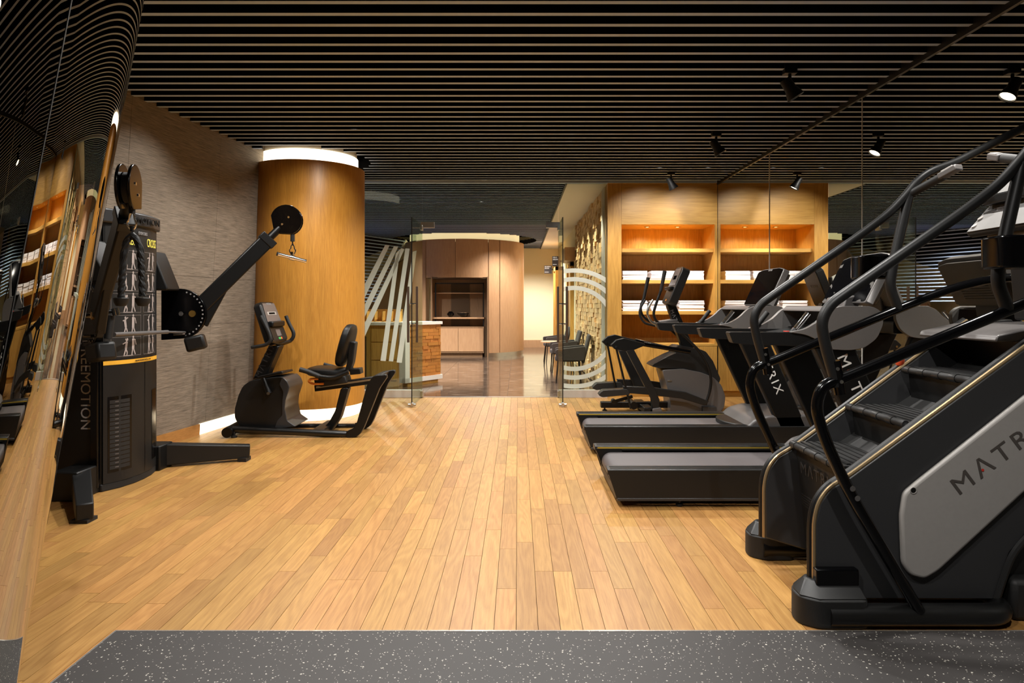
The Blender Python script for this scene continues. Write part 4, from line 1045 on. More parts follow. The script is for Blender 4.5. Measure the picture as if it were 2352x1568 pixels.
    part('bezel', MB().plate([fr(y, 0.02 + s * 0.96, -0.0005) for y, s in [(yc + (y - yc) * 0.965, s) for y, s in out]], -nv, 0.002), screen, cn)
    part('screen', MB().plate([fr(yc - 0.26, 0.24, -0.0025), fr(yc + 0.26, 0.24, -0.0025), fr(yc + 0.26, 0.90, -0.0025), fr(yc - 0.26, 0.90, -0.0025)], -nv, 0.001), 'screen_black', cn, smooth=False)
    text('maker_mark', 'M\u039bTRIX', 0.022, 'letter_grey', cn, fr(yc, 0.945, -0.003), (0, -1, 0), (b1 - b0), 0.0004, 1.2)
    bk = part('console_back', MB().plate([fr(yc + (y - yc) * 0.9, 0.06 + s * 0.88, 0.05) for y, s in out], nv, 0.035), 'light_grey', cn, bevel=0.02)
    for k in range(7):
        part('vent', MB().plate([fr(yc - 0.15, 0.2 + k * 0.05, 0.0845), fr(yc + 0.15, 0.2 + k * 0.05, 0.0845), fr(yc + 0.15, 0.222 + k * 0.05, 0.0845), fr(yc - 0.15, 0.222 + k * 0.05, 0.0845)], nv, 0.0012), 'black_satin', bk, smooth=False)
    for xx in (1.02, 2.35):
        for yy in (y0 + 0.05, y1 - 0.05):
            part('foot', MB().lathe([(0.0, 0.0), (0.022, 0.0), (0.022, 0.015), (0.009, 0.018), (0.009, 0.08)], (xx, yy, 0), n=16), 'black_rubber', t)
    return t
treadmill(4.27, 'dark treadmill with contour pattern on its black screen, next to the stair climber', 'contour_screen', 0.085)
treadmill(5.79, 'dark treadmill with plain black screen, between the other treadmill and the elliptical', 'screen_black')

# ================================================================ ELLIPTICAL
EY = 8.2
el = thing('elliptical_trainer', 'black and grey elliptical trainer in front of the towel cabinet', 'elliptical trainer', (1.7, EY, 0))
def ex(pts, Y=EY): return XZ(pts, Y)
part('shroud', MB().prism(fillet(ex([(1513, 846), (1560, 843), (1600, 851), (1628, 862), (1646, 880), (1655, 905), (1652, 930), (1640, 945), (1634, 958), (1530, 958), (1532, 920), (1524, 885)]), 0.03, 3), 'xz', 8.00, 8.40), 'mid_grey', el, bevel=0.03, seg=4)
part('upper_cover', MB().prism(fillet(ex([(1490, 838), (1494, 833), (1528, 815), (1545, 808), (1540, 798), (1552, 791), (1600, 800), (1612, 805), (1628, 826), (1645, 866), (1640, 880), (1600, 851), (1560, 843), (1505, 842)]), 0.015, 3), 'xz', 8.02, 8.38), 'dark_grey', el, bevel=0.015, seg=3)
part('badge', MB().box((1.748, 7.994, 0.372), (1.80, 8.0, 0.39)), 'steel', el, bevel=0.002)
part('mast', MB().prism(ex([(1530, 700), (1547, 694), (1592, 800), (1566, 802)]), 'xz', 8.14, 8.26), 'black_satin', el, bevel=0.01)
mv = Vector((0.39, 0, -0.92))
letters(el, 'letter_grey', (W(1552, 735, 8.14).x, 8.139, W(1552, 735, 8.14).z), mv, Vector((0.92, 0, 0.39)), 0.055, 1.1, space=1.3)
b0, b1 = Vector((1.76, 0, 1.285)), Vector((1.94, 0, 1.725)); nv = Vector((0.44, 0, -0.18)).normalized()
def fe(y, s, o): p = b0 + (b1 - b0) * s + nv * o; return (p.x, y, p.z)
eo = fillet([(EY - 0.2, 0.04), (EY - 0.12, 0.0), (EY + 0.12, 0.0), (EY + 0.2, 0.04), (EY + 0.2, 0.93), (EY + 0.14, 1.0), (EY - 0.14, 1.0), (EY - 0.2, 0.93)], 0.03, 3)
cn = part('console', MB().plate([fe(y, s, 0) for y, s in eo], nv, 0.10), 'dark_grey', el, bevel=0.02)
part('display', MB().plate([fe(EY - 0.16, 0.50, -0.001), fe(EY + 0.16, 0.50, -0.001), fe(EY + 0.14, 0.95, -0.001), fe(EY - 0.14, 0.95, -0.001)], -nv, 0.002), 'screen_grey', cn, smooth=False)
part('readout', MB().plate([fe(EY - 0.07, 0.66, -0.003), fe(EY + 0.07, 0.66, -0.003), fe(EY + 0.07, 0.76, -0.003), fe(EY - 0.07, 0.76, -0.003)], -nv, 0.002), 'screen_black', cn, smooth=False)
part('key_panel', MB().plate([fe(EY - 0.16, 0.05, -0.001), fe(EY + 0.16, 0.05, -0.001), fe(EY + 0.16, 0.32, -0.001), fe(EY - 0.16, 0.32, -0.001)], -nv, 0.002), 'charcoal', cn, smooth=False)
part('rack', MB().bar(fe(EY - 0.15, 0.40, -0.02), fe(EY + 0.15, 0.40, -0.02), 0.05, 0.04), 'black_satin', cn, bevel=0.01)
part('start_key', MB().plate([fe(EY - 0.03, 0.07, -0.004), fe(EY, 0.07, -0.004), fe(EY, 0.12, -0.004), fe(EY - 0.03, 0.12, -0.004)], -nv, 0.002), 'orange_lever', cn, smooth=False)
text('maker_mark', 'M\u039bTRIX', 0.05, 'letter_grey', cn, fe(EY, 0.55, 0.1012), (0, 1, 0), (b1 - b0), 0.0005, 1.2)
NE, FE = 7.90, 8.50
for Y, pts in ((NE, [(1527, 622), (1518, 668), (1506, 700), (1500, 722), (1508, 740), (1530, 748)]), (FE, [(1489, 637), (1479, 685), (1471, 702), (1473, 722), (1490, 738), (1520, 746)])):
    w_ = [W(px, py, Y) for px, py in pts]
    hb = part('swing_handle', MB().tube(fillet(w_, 0.06, 4, closed=False), 0.016, 12), 'black_satin', el)
    part('grip', MB().tube([w_[0], w_[1] * .98 + w_[2] * .02], [0.024, 0.019], 12), 'black_rubber', hb)
for Y, s in ((NE + 0.14, 0), (FE - 0.14, -18)):
    w_ = [W(px + s, py, Y) for px, py in ((1500, 688), (1489, 706), (1486, 722), (1497, 742), (1540, 752))]
    part('fixed_handle', MB().tube(fillet(w_, 0.05, 4, closed=False), 0.014, 10), 'black_rubber' if s else 'steel', el)
part('pivot_bar', MB().cyl(W(1545, 748, NE - 0.02), W(1545, 748, NE - 0.02) + Vector((0, 0.64, 0)), 0.028, 14), 'steel', el)
part('pivot_bracket', MB().prism(ex([(1505, 738), (1550, 732), (1552, 748), (1510, 752)]), 'xz', 8.08, 8.32), 'mid_grey', el, bevel=0.01)
for Y, s in ((NE, 0), (FE, -14)):
    w_ = [W(px + s, py, Y) for px, py in ((1545, 748), (1575, 775), (1606, 805), (1627, 838), (1634, 870), (1631, 898), (1620, 930))]
    part('swing_arm', MB().tube(fillet(w_, 0.08, 4, closed=False), 0.017, 12), 'black_satin', el)
for Y, dxp, dyp in ((NE, 0, 0), (FE, -14, -16)):
    def s2(pts): return XZ([(a + dxp, b + dyp) for a, b in pts], Y)
    part('pedal_arm', MB().prism(s2([(1430, 886), (1500, 889), (1575, 900), (1628, 921), (1618, 931), (1565, 915), (1490, 906), (1436, 902)]), 'xz', Y - 0.02, Y + 0.03), 'charcoal', el, bevel=0.006)
    pd = part('pedal', MB().prism(fillet(s2([(1373, 906), (1383, 895), (1440, 892), (1446, 905), (1382, 911)]), 0.02, 3), 'xz', Y - 0.05, Y + 0.10), 'dark_grey', el, bevel=0.015, seg=3)
for Y, dxp, dyp in ((NE - 0.0, 0, 0), (FE - 0.05, -20, -8)):
    def s2(pts): return XZ([(a + dxp, b + dyp) for a, b in pts], Y)
    hd = part('rocker_head', MB().prism(fillet(s2([(1402, 792), (1415, 780), (1432, 776), (1482, 789), (1478, 794), (1456, 803), (1436, 806), (1412, 802)]), 0.008, 2), 'xz', Y - 0.03, Y + 0.04), 'black_satin', el, bevel=0.006)
    pb = W(1415 + dxp, 796 + dyp, Y - 0.031); part('bolt', MB().cyl(pb, pb + Vector((0, -0.006, 0)), 0.014, 14), 'chrome', hd)
    part('rocker_tube', MB().tube([W(1478 + dxp, 790 + dyp, Y), W(1585 + dxp * .6, 808, Y)], 0.026, 12), 'black_gloss', el)
    part('link_rod', MB().tube([W(1416 + dxp, 802 + dyp, Y - 0.01), W(1449 + dxp * 1.6, 938 + dyp * 4, Y - 0.01)], 0.013, 10), 'black_satin', el)
    part('guide_column', MB().prism(s2([(1438, 805), (1454, 800), (1505, 895), (1514, 918), (1513, 938), (1498, 938), (1495, 915)] if dxp == 0 else [(1440, 812), (1462, 812), (1503, 905), (1480, 905)]), 'xz', Y - 0.03, Y + 0.05), 'charcoal', el, bevel=0.006)
part('column_foot', MB().prism(fillet(ex([(1492, 938), (1516, 934), (1520, 945), (1512, 953), (1488, 953)], NE), 0.01, 2), 'xz', NE - 0.05, NE + 0.07), 'mid_grey', el, bevel=0.006)
part('base_rail', MB().box((0.99, EY - 0.05, 0.04), (2.1, EY + 0.05, 0.11)), 'black_satin', el, bevel=0.006)
part('rear_crossbar', MB().box((1.45, NE - 0.05, 0.02), (1.55, FE + 0.05, 0.09)), 'black_satin', el, bevel=0.006)
part('front_crossbar', MB().box((2.15, NE + 0.02, 0.0), (2.30, FE - 0.02, 0.09)), 'graphite', el, bevel=0.006)
part('crank_hub', MB().cyl((1.36, NE + 0.1, 0.09), (1.36, FE - 0.1, 0.09), 0.045, 16), 'black_satin', el)
part('crank_arm', MB().bar((1.10, NE + 0.1, 0.13), (1.34, NE + 0.1, 0.20), 0.04, 0.035), 'black_satin', el, bevel=0.004)
part('crank_pin', MB().cyl((1.12, NE + 0.06, 0.14), (1.12, NE + 0.16, 0.14), 0.028, 16), 'charcoal', el)
part('foot', MB().lathe([(0, 0), (0.028, 0), (0.028, 0.012), (0.01, 0.02), (0.01, 0.05)], (1.04, EY, 0), n=14), 'black_rubber', el)

# ================================================================ RECUMBENT BIKE
bk_ = thing('recumbent_bike', 'black recumbent exercise bike in front of the orange oak column', 'exercise bike', (-2.2, 6.82, 0))
def cp(pts): return [(500 + x / 4.355, 670 + y / 4.355) for x, y in pts]
BN, BF, BC = 6.56, 7.08, 6.82
part('shroud', MB().prism(fillet(XZ(cp([(245, 945), (320, 890), (520, 860), (640, 850), (690, 895), (715, 955), (700, 1010), (675, 1080), (665, 1170), (690, 1290), (720, 1345), (560, 1368), (215, 1350), (165, 1265), (163, 1180), (200, 1040)]), 6.62), 0.03, 3), 'xz', 6.63, 7.01), 'charcoal', bk_, bevel=0.03, seg=4)
part('shroud_fairing', MB().prism(fillet(XZ(cp([(640, 850), (690, 895), (715, 955), (700, 1010), (675, 1080), (665, 1170), (690, 1290), (780, 1350), (560, 1374), (590, 1290), (640, 1240), (640, 1100), (650, 1000), (610, 930)]), 6.60), 0.015, 2), 'xz', 6.61, 7.03), 'graphite', bk_, bevel=0.02, seg=3)
part('shroud_top', MB().prism(XZ(cp([(330, 885), (470, 830), (625, 805), (635, 825), (480, 860), (340, 905)]), 6.62), 'xz', 6.66, 6.98), 'black_satin', bk_, bevel=0.006)
part('mast', MB().prism(XZ(cp([(490, 545), (600, 545), (475, 835), (330, 880)]), 6.7), 'xz', 6.74, 6.90), 'black_satin', bk_, bevel=0.012)
tm = W(*cp([(478, 680)])[0], 6.74)
letters(bk_, 'letter_faint', (tm.x, 6.739, tm.z), Vector((0.42, 0, 0.9)), Vector((-0.9, 0, 0.42)), 0.085, 1.05, space=1.25)
b0, b1 = Vector((-2.365, 0, 0.905)), Vector((-2.505, 0, 1.305)); nv = Vector((-0.40, 0, -0.14)).normalized()
def fb(y, s, o): p = b0 + (b1 - b0) * s + nv * o; return (p.x, y, p.z)
bo = fillet([(BC - 0.23, 0.06), (BC - 0.15, -0.02), (BC + 0.15, -0.02), (BC + 0.23, 0.06), (BC + 0.20, 0.92), (BC + 0.14, 1.0), (BC - 0.14, 1.0), (BC - 0.20, 0.92)], 0.03, 3)
cn = part('console', MB().plate([fb(y, s, 0) for y, s in bo], nv, 0.085), 'black_satin', bk_, bevel=0.02)
part('display', MB().plate([fb(BC - 0.19, 0.50, -0.001), fb(BC + 0.19, 0.50, -0.001), fb(BC + 0.16, 0.95, -0.001), fb(BC - 0.16, 0.95, -0.001)], -nv, 0.002), 'screen_grey', cn, smooth=False)
part('readout_frame', MB().plate([fb(BC - 0.12, 0.66, -0.003), fb(BC + 0.12, 0.66, -0.003), fb(BC + 0.12, 0.74, -0.003), fb(BC - 0.12, 0.74, -0.003)], -nv, 0.001), 'light_grey', cn, smooth=False)
part('readout', MB().plate([fb(BC - 0.08, 0.68, -0.004), fb(BC + 0.08, 0.68, -0.004), fb(BC + 0.08, 0.72, -0.004), fb(BC - 0.08, 0.72, -0.004)], -nv, 0.001), 'screen_black', cn, smooth=False)
part('rack', MB().bar(fb(BC - 0.17, 0.43, -0.015), fb(BC + 0.17, 0.43, -0.015), 0.05, 0.055), 'black_satin', cn, bevel=0.012)
part('key_panel', MB().plate([fb(BC - 0.19, 0.05, -0.001), fb(BC + 0.19, 0.05, -0.001), fb(BC + 0.19, 0.34, -0.001), fb(BC - 0.19, 0.34, -0.001)], -nv, 0.002), 'charcoal', cn, smooth=False)
part('key_panel', MB().plate([fb(BC - 0.06, 0.14, -0.003), fb(BC + 0.06, 0.14, -0.003), fb(BC + 0.06, 0.30, -0.003), fb(BC - 0.06, 0.30, -0.003)], -nv, 0.001), 'screen_grey', cn, smooth=False)
for ya, mt_ in ((BC - 0.045, 'green_button'), (BC - 0.012, 'green_button'), (BC + 0.022, 'red_button')):
    part('start_key' if mt_[0] == 'g' else 'stop_key', MB().plate([fb(ya, 0.06, -0.003), fb(ya + 0.027, 0.06, -0.003), fb(ya + 0.027, 0.11, -0.003), fb(ya, 0.11, -0.003)], -nv, 0.002), mt_, cn, smooth=False)
text('maker_mark', 'M\u039bTRIX', 0.03, 'letter_grey', cn, fb(BC, 0.93, -0.004), (0, 1, 0), (b1 - b0), 0.0004, 1.2)
hb1 = [W(x, y, 6.56) for x, y in cp([(338, 556), (480, 532), (535, 490), (515, 410), (470, 320), (430, 240)])]
part('handlebar', MB().tube(fillet(hb1, 0.06, 4, closed=False), 0.017, 12), 'black_rubber', bk_)
hb2 = [W(x, y, 7.08) for x, y in cp([(682, 240), (715, 320), (760, 405), (760, 450), (728, 492), (640, 520)])]
part('handlebar', MB().tube(fillet(hb2, 0.06, 4, closed=False), 0.019, 12), 'black_rubber', bk_)
part('handlebar_cross', MB().tube([hb1[2], Vector((-2.40, BC, 0.88)), hb2[4]], 0.018, 10), 'black_satin', bk_)
rail = [W(x, y, BN) for x, y in cp([(150, 1375), (500, 1388), (1290, 1425)])]
part('base_rail', MB().tube(rail, 0.034, 14), 'black_metal', bk_)
part('base_rail', MB().tube([W(x, y, BF) for x, y in cp([(260, 1310), (800, 1345), (1400, 1345)])], 0.030, 14), 'black_metal', bk_)
part('front_stabilizer', MB().tube([(-2.77, BN - 0.07, 0.055), (-2.79, BC, 0.06), (-2.77, BF + 0.07, 0.055)], 0.05, 16), 'black_satin', bk_)
legp = [(1290, 1392), (1370, 1355), (1400, 1300), (1500, 930), (1560, 838), (1690, 822), (1700, 850), (1625, 960), (1470, 1350), (1430, 1420), (1380, 1450), (1290, 1458)]
part('rear_leg', MB().prism(fillet(XZ(cp(legp), BN), 0.02, 2), 'xz', BN - 0.035, BN + 0.035), 'black_satin', bk_, bevel=0.008)
dxy = [(x - 1.58 * 0 , y) for x, y in legp]
legxz = XZ(cp(legp), BN)
part('rear_leg', MB().prism(fillet(legxz, 0.02, 2), 'xz', BF - 0.035 - 0.08, BF + 0.035 - 0.08), 'black_satin', bk_, bevel=0.008)
part('rear_yoke', MB().prism(fillet(XZ(cp([(1505, 925), (1560, 835), (1650, 822), (1600, 930)]), BN), 0.015, 2), 'xz', BN + 0.03, BF - 0.10), 'charcoal', bk_, bevel=0.01)
part('front_leg', MB().prism(fillet(XZ(cp([(1245, 955), (1325, 950), (1240, 1250), (1150, 1385), (1035, 1385), (1130, 1290), (1190, 1180)]), BC), 0.02, 2), 'xz', BC - 0.06, BC + 0.06), 'black_satin', bk_, bevel=0.01)
part('leg_crossbar', MB().box((-1.98, BN, 0.03), (-1.86, BF, 0.075)), 'black_satin', bk_, bevel=0.008)
part('seat_rail', MB().prism(XZ(cp([(978, 930), (1560, 845), (1620, 850), (1600, 910), (985, 992)]), BC), 'xz', BC - 0.05, BC + 0.05), 'black_satin', bk_, bevel=0.006)
part('rail_track', MB().prism(XZ(cp([(1000, 940), (1560, 862), (1560, 880), (1000, 958)]), BC), 'xz', BC - 0.056, BC - 0.05), 'steel', bk_, smooth=False)
part('seat_carriage', MB().prism(XZ(cp([(990, 860), (1300, 830), (1320, 900), (1060, 940), (1000, 925)]), BC), 'xz', BC - 0.10, BC + 0.10), 'black_rubber', bk_, bevel=0.01)
sc0 = W(*cp([(1105, 795)])[0], BC)
part('seat', MB().pad(sc0, Vector((0.185, 0, -0.01)), Vector((0, 0.21, 0)), Vector((0.0, 0, 0.05)), 0.55), 'black_satin', bk_)
p0, p1 = W(*cp([(1262, 735)])[0], BC), W(*cp([(1372, 330)])[0], BC)
cb, ub = (p0 + p1) / 2, (p1 - p0)
part('backrest', MB().pad(cb + Vector((-0.03, 0, 0)), ub * 0.52, Vector((0, 0.20, 0)), Vector((0.05, 0, -0.012)), 0.6), 'black_satin', bk_)
part('back_support', MB().prism(fillet(XZ(cp([(1325, 490), (1392, 500), (1365, 700), (1330, 800), (1285, 790), (1310, 690)]), BC), 0.012, 2), 'xz', BC - 0.06, BC + 0.06), 'charcoal', bk_, bevel=0.01)
part('rear_box', MB().prism(XZ(cp([(1335, 765), (1435, 758), (1445, 815), (1340, 825)]), BC), 'xz', BC - 0.07, BC + 0.07), 'black_satin', bk_, bevel=0.006)
sh = part('seat_handle', MB().tube(fillet([W(x, y, BN + 0.0) for x, y in cp([(822, 778), (900, 800), (1020, 848), (1160, 862), (1310, 800)])], 0.05, 4, closed=False), 0.02, 12), 'black_satin', bk_)
part('grip', MB().tube([W(x, y, BN) for x, y in cp([(822, 776), (900, 798), (1020, 846)])], 0.024, 12), 'black_rubber', sh)
part('seat_handle', MB().tube(fillet([W(x, y, BF) for x, y in cp([(1062, 725), (1150, 748), (1290, 785)])], 0.05, 4, closed=False), 0.02, 12), 'black_rubber', bk_)
part('release_lever', MB().tube(fillet([W(x, y, BC - 0.12) for x, y in cp([(1060, 918), (950, 922), (905, 895), (930, 872), (1005, 868)])], 0.03, 4, closed=False), 0.012, 10), 'orange_lever', bk_, label='orange seat release lever')
part('crank_arm', MB().tube([W(x, y, 6.60) for x, y in cp([(445, 850), (512, 1018)])], [0.018, 0.03], 12), 'black_satin', bk_)
cpt = W(*cp([(508, 1015)])[0], 6.57); part('crank_bolt', MB().cyl(cpt, cpt + Vector((0, -0.012, 0)), 0.014, 14), 'steel', bk_)
ped = W(*cp([(560, 822)])[0], 6.52)
pd = part('pedal', MB().bar(ped + Vector((-0.13, 0, -0.03)), ped + Vector((0.10, 0, 0.02)), 0.11, 0.025), 'black_satin', bk_, bevel=0.006)
pd2 = W(*cp([(715, 1130)])[0], 7.10)
p2 = part('pedal', MB().bar(pd2 + Vector((-0.11, 0, 0)), pd2 + Vector((0.05, 0, -0.01)), 0.10, 0.03), 'black_satin', bk_, bevel=0.006)
part('pedal_strap', MB().tube([pd2 + Vector((0.04 * math.cos(a) + 0.03, 0, 0.06 + 0.07 * math.sin(a))) for a in [PI * 2 * k / 16 for k in range(16)]], 0.008, 8, closed=True), 'black_rubber', p2)
for x, y in ((-2.72, BN - 0.02), (-1.68, BN), (-2.72, BF), (-1.66, BF - 0.08)):
    part('foot', MB().lathe([(0, 0), (0.028, 0), (0.028, 0.015), (0.012, 0.02), (0.012, 0.06)], (x, y, 0), n=14), 'black_rubber', bk_)

# ================================================================ CABLE CROSS MACHINE
cm = thing('cable_machine', 'tall black cable cross machine with exercise poster against the textile wall', 'cable machine', (-2.95, 4.93, 0))
FC = [(-2.835, 4.63), (-2.775, 4.74), (-2.745, 4.86), (-2.738, 4.98), (-2.748, 5.10), (-2.785, 5.24)]
part('tower', MB().prism([(-3.17, 4.63)] + FC + [(-3.17, 5.24)], 'xy', 0.03, 1.84), 'black_satin', cm, bevel=0.006)
def FS(s):
    n = len(FC) - 1; t = min(max(s, 0), 1) * n; i = min(int(t), n - 1); f = t - i
    def q(k): return Vector(FC[min(max(k, 0), n)])
    p = 0.5 * ((2 * q(i)) + (q(i + 1) - q(i - 1)) * f + (2 * q(i - 1) - 5 * q(i) + 4 * q(i + 1) - q(i + 2)) * f * f + (3 * q(i) - q(i - 1) - 3 * q(i + 1) + q(i + 2)) * f ** 3) if 0 < i < n - 1 else q(i) * (1 - f) + q(i + 1) * f
    return p
def FP(s, z, o):
    p = FS(s); d = (FS(min(s + .02, 1)) - FS(max(s - .02, 0))).normalized(); nrm = Vector((d.y, -d.x))
    return Vector((p.x + nrm.x * o, p.y + nrm.y * o, z))
def patch(s0, s1, z0, z1, o, nu=10, mb=None):
    mb = mb or MB()
    return mb.grid(lambda u, v: FP(s0 + (s1 - s0) * u, z0 + (z1 - z0) * v, o), max(1, int(nu * (s1 - s0) + 1)), 1)
fp_ = part('front_panel', patch(0.02, 0.98, 0.05, 1.83, 0.012, 16), 'charcoal', cm)
part('panel_seam', patch(0.605, 0.613, 0.06, 0.855, 0.0135), 'black_gloss', fp_)
po_ = part('exercise_poster', patch(0.04, 0.96, 0.90, 1.815, 0.0135, 16), 'poster_black', fp_, label='black exercise chart with pale figures')
part('yellow_strip', patch(0.02, 0.97, 0.858, 0.886, 0.0140, 16), 'yellow_strip', fp_, label='yellow strip with printed web address')
SD = Vector((0, 1, 0))
def ptext(txt, s, z, size, m_, o=0.015, sx=1.0, parent=po_, align='CENTER', space=1.0):
    p = FP(s, z, o + 0.004); d = (FS(min(s + .1, 1)) - FS(max(s - .1, 0))).normalized()
    return text('lettering', txt, size, m_, parent, p, (d.x, d.y, 0), (0, 0, 1), 0.0006, sx, align=align, space=space)
ptext('CABLE', 0.34, 1.72, 0.085, 'yellow_print', sx=0.62); ptext('CROSS', 0.74, 1.72, 0.085, 'yellow_print', sx=0.62, o=0.018)
ptext('EXERCISES', 0.55, 1.785, 0.03, 'letter_grey', sx=0.8)
ptext('FREEMOTIONFITNESS.COM', 0.55, 0.872, 0.016, 'letter_black', o=0.015, parent=fp_)
random.seed(21)
def figure(s, z, k):
    """small pale print of two people exercising"""
    mb = MB()
    def P(a, b): return FP(s + a / 0.62, z + b, 0.0152)
    def limb(p, q, w):
        p, q = Vector(p), Vector(q); d = (q - p).normalized(); n = Vector((-d.y, d.x)) * w
        mb.add([P(*(p + n)), P(*(p - n)), P(*(q - n)), P(*(q + n))], [(0, 1, 2, 3)])
    for ox, sc1, pose in ((-0.035, 0.9, k), (0.03, 1.0, 9)):
        if pose == 9:
            limb((ox, -0.03), (ox + 0.002, 0.045), 0.012); limb((ox + 0.02, 0.04), (ox + 0.03, 0.0), 0.004)
            limb((ox - 0.005, -0.03), (ox - 0.012, -0.07), 0.005); limb((ox + 0.006, -0.03), (ox + 0.022, -0.068), 0.005)
            hc = (ox + 0.002, 0.056)
        else:
            t = 0.3 * math.sin(pose * 1.7); hip = (ox, -0.025); shd = (ox + 0.035 * t, 0.025)
            limb(hip, shd, 0.009); limb(shd, (ox + 0.02 * math.cos(pose), 0.05 + 0.012 * math.sin(pose * 2)), 0.004); limb(shd, (ox - 0.025, 0.01 + 0.01 * math.cos(pose)), 0.004)
            limb(hip, (ox - 0.014, -0.068), 0.005); limb(hip, (ox + 0.012, -0.05), 0.005); limb((ox + 0.012, -0.05), (ox + 0.008, -0.07), 0.004)
            hc = (shd[0] + 0.004, shd[1] + 0.016)
        m = 8; base = len(mb.v)
        mb.add([P(hc[0] + 0.008 * math.cos(2 * PI * j / m), hc[1] + 0.010 * math.sin(2 * PI * j / m)) for j in range(m)], [list(range(m))])
    return mb
for r_ in range(5):
    for c_ in range(2):
        s0, s1 = (0.10, 0.52) if c_ == 0 else (0.57, 0.90)
        z1 = 1.655 - r_ * 0.152; z0 = z1 - 0.136
        fr_ = MB()
        for a, b, c, d in ((s0, s1, z0, z0 + 0.004), (s0, s1, z1 - 0.004, z1), (s0, s0 + 0.008, z0, z1), (s1 - 0.008, s1, z0, z1)):
            patch(a, b, c, d, 0.0145, 16, fr_)
        pf = part('chart_frame', fr_, 'poster_line', po_, smooth=False)
        part('chart_figure', figure((s0 + s1) / 2 + 0.02, (z0 + z1) / 2 + 0.008, r_ * 2 + c_), 'figure_print', po_, smooth=False)
        part('caption', patch((s0 + s1) / 2 - 0.07, (s0 + s1) / 2 + 0.07, z0 + 0.001, z0 + 0.006, 0.0150), 'figure_print', po_, smooth=False)
# weight windows
for s0, s1, z0, z1 in ((0.07, 0.36, 0.12, 0.64), (0.79, 0.94, 0.12, 0.64)):
    ww = part('weight_window', patch(s0, s1, z0, z1, 0.0138), 'black_gloss', fp_)
    if s0 < 0.5:
        for k in range(16):
            part('weight_plate', patch(s0 + 0.02, s1 - 0.03, z0 + 0.02 + k * 0.030, z0 + 0.045 + k * 0.030, 0.0146), 'black_rubber', ww, smooth=False)
            part('weight_number', patch(s0 + 0.08, s0 + 0.12, z0 + 0.030 + k * 0.030, z0 + 0.036 + k * 0.030, 0.0150), 'poster_line', ww, smooth=False)
# top cap with raised lettering, side lettering
cap = MB().prism([(-3.17, 4.60)] + [(x + 0.025, y + (-.03 if i == 0 else .03 if i == 5 else 0)) for i, (x, y) in enumerate(FC)] + [(-3.17, 5.27)], 'xy', 1.83, 1.93)
cp_ = part('top_cap', cap, 'graphite', cm, bevel=0.012)
d_ = Vector((0.05, 1, 0)).normalized()
text('lettering', 'FREEMOTION', 0.062, 'charcoal', cp_, (-2.709, 4.93, 1.875), d_, (0, 0, 1), 0.003, 1.1)
text('lettering', 'FREEMOTION', 0.098, 'letter_grey', cm, (-2.935, 4.629, 0.72), (0, 0, -1), (1, 0, 0), 0.0008, 1.0)
part('side_post', MB().box((-2.885, 4.60, 0.03), (-2.835, 4.66, 1.83)), 'black_gloss', cm, bevel=0.006)
# base plinth and legs
part('base_plinth', MB().prism([(-3.17, 4.61)] + [(x + 0.01, y) for x, y in FC] + [(-3.17, 5.26)], 'xy', 0.0, 0.05), 'black_rubber', cm, bevel=0.006)
lg = part('floor_leg', MB().bar((-2.80, 5.36, 0.10), (-2.20, 5.60, 0.075), 0.11, 0.17, w2=0.09, t2=0.10), 'charcoal', cm, bevel=0.008)
part('leg_pad', MB().box((-2.27, 5.52, 0.0), (-2.20, 5.62, 0.03)), 'black_rubber', lg)
part('leg_bracket', MB().box((-2.90, 5.22, 0.0), (-2.74, 5.42, 0.19)), 'black_satin', cm, bevel=0.01)
lg = part('floor_leg', MB().bar((-2.88, 4.50, 0.10), (-2.52, 3.97, 0.065), 0.11, 0.17, w2=0.09, t2=0.10), 'charcoal', cm, bevel=0.008)
part('leg_pad', MB().box((-2.60, 3.96, 0.0), (-2.50, 4.06, 0.02)), 'black_rubber', lg)
part('leg_bracket', MB().box((-3.02, 4.40, 0.0), (-2.84, 4.64, 0.19)), 'black_satin', cm, bevel=0.01)
# shoulders and dial plates
part('shoulder_cover', MB().prism(XZ([(366, 578), (372, 590), (400, 660), (400, 667), (366, 667)], 5.35), 'xz', 5.24, 5.44), 'charcoal', cm, bevel=0.01)
part('shoulder_cover', MB().prism([(-2.9, 1.70), (-2.80, 1.70), (-2.66, 1.45), (-2.66, 1.42), (-2.9, 1.42)], 'xz', 4.42, 4.63), 'charcoal', cm, bevel=0.01)
def dial(c, ax, name='dial_plate'):
    """half-round pin plate; ax = horizontal direction it bulges to"""
    c, ax = Vector(c), Vector(ax).normalized(); nr = ax.cross(Vector((0, 0, 1)))
    pts = [c + Vector((0, 0, 0.20)) - ax * 0.14, c - Vector((0, 0, 0.21)) - ax * 0.14] + [c + (ax * math.cos(t) + Vector((0, 0, 1)) * math.sin(t)) * 0.20 for t in [-PI / 2 + PI * k / 18 for k in range(19)]]
    d = part(name, MB().plate([p - nr * 0.02 for p in pts], nr, 0.04), 'black_gloss', cm, bevel=0.003)
    for k in range(15):
        t = R(-75 + k * 10.5); p = c + (ax * math.cos(t) + Vector((0, 0, 1)) * math.sin(t)) * 0.178
        for s in (-1, 1):
            part('pin_hole', MB().cyl(p + nr * s * 0.0195, p + nr * s * 0.0212, 0.0065, 10), 'letter_grey', d)
    for s in (-1, 1):
        part('pivot_cap', MB().cyl(c + ax * 0.10 + nr * s * 0.02, c + ax * 0.10 + nr * s * 0.032, 0.026, 18), 'brass', d)
        part('pull_pin', MB().cyl(c + ax * 0.02 + nr * s * 0.02, c + ax * 0.02 + nr * s * 0.045, 0.018, 14), 'chrome', d)
    part('latch', MB().cyl(c - ax * 0.04 - Vector((0, 0, 0.165)) + nr * 0.03, c + ax * 0.05 - Vector((0, 0, 0.16)) + nr * 0.03, 0.011, 10), 'chrome', d)
    return d
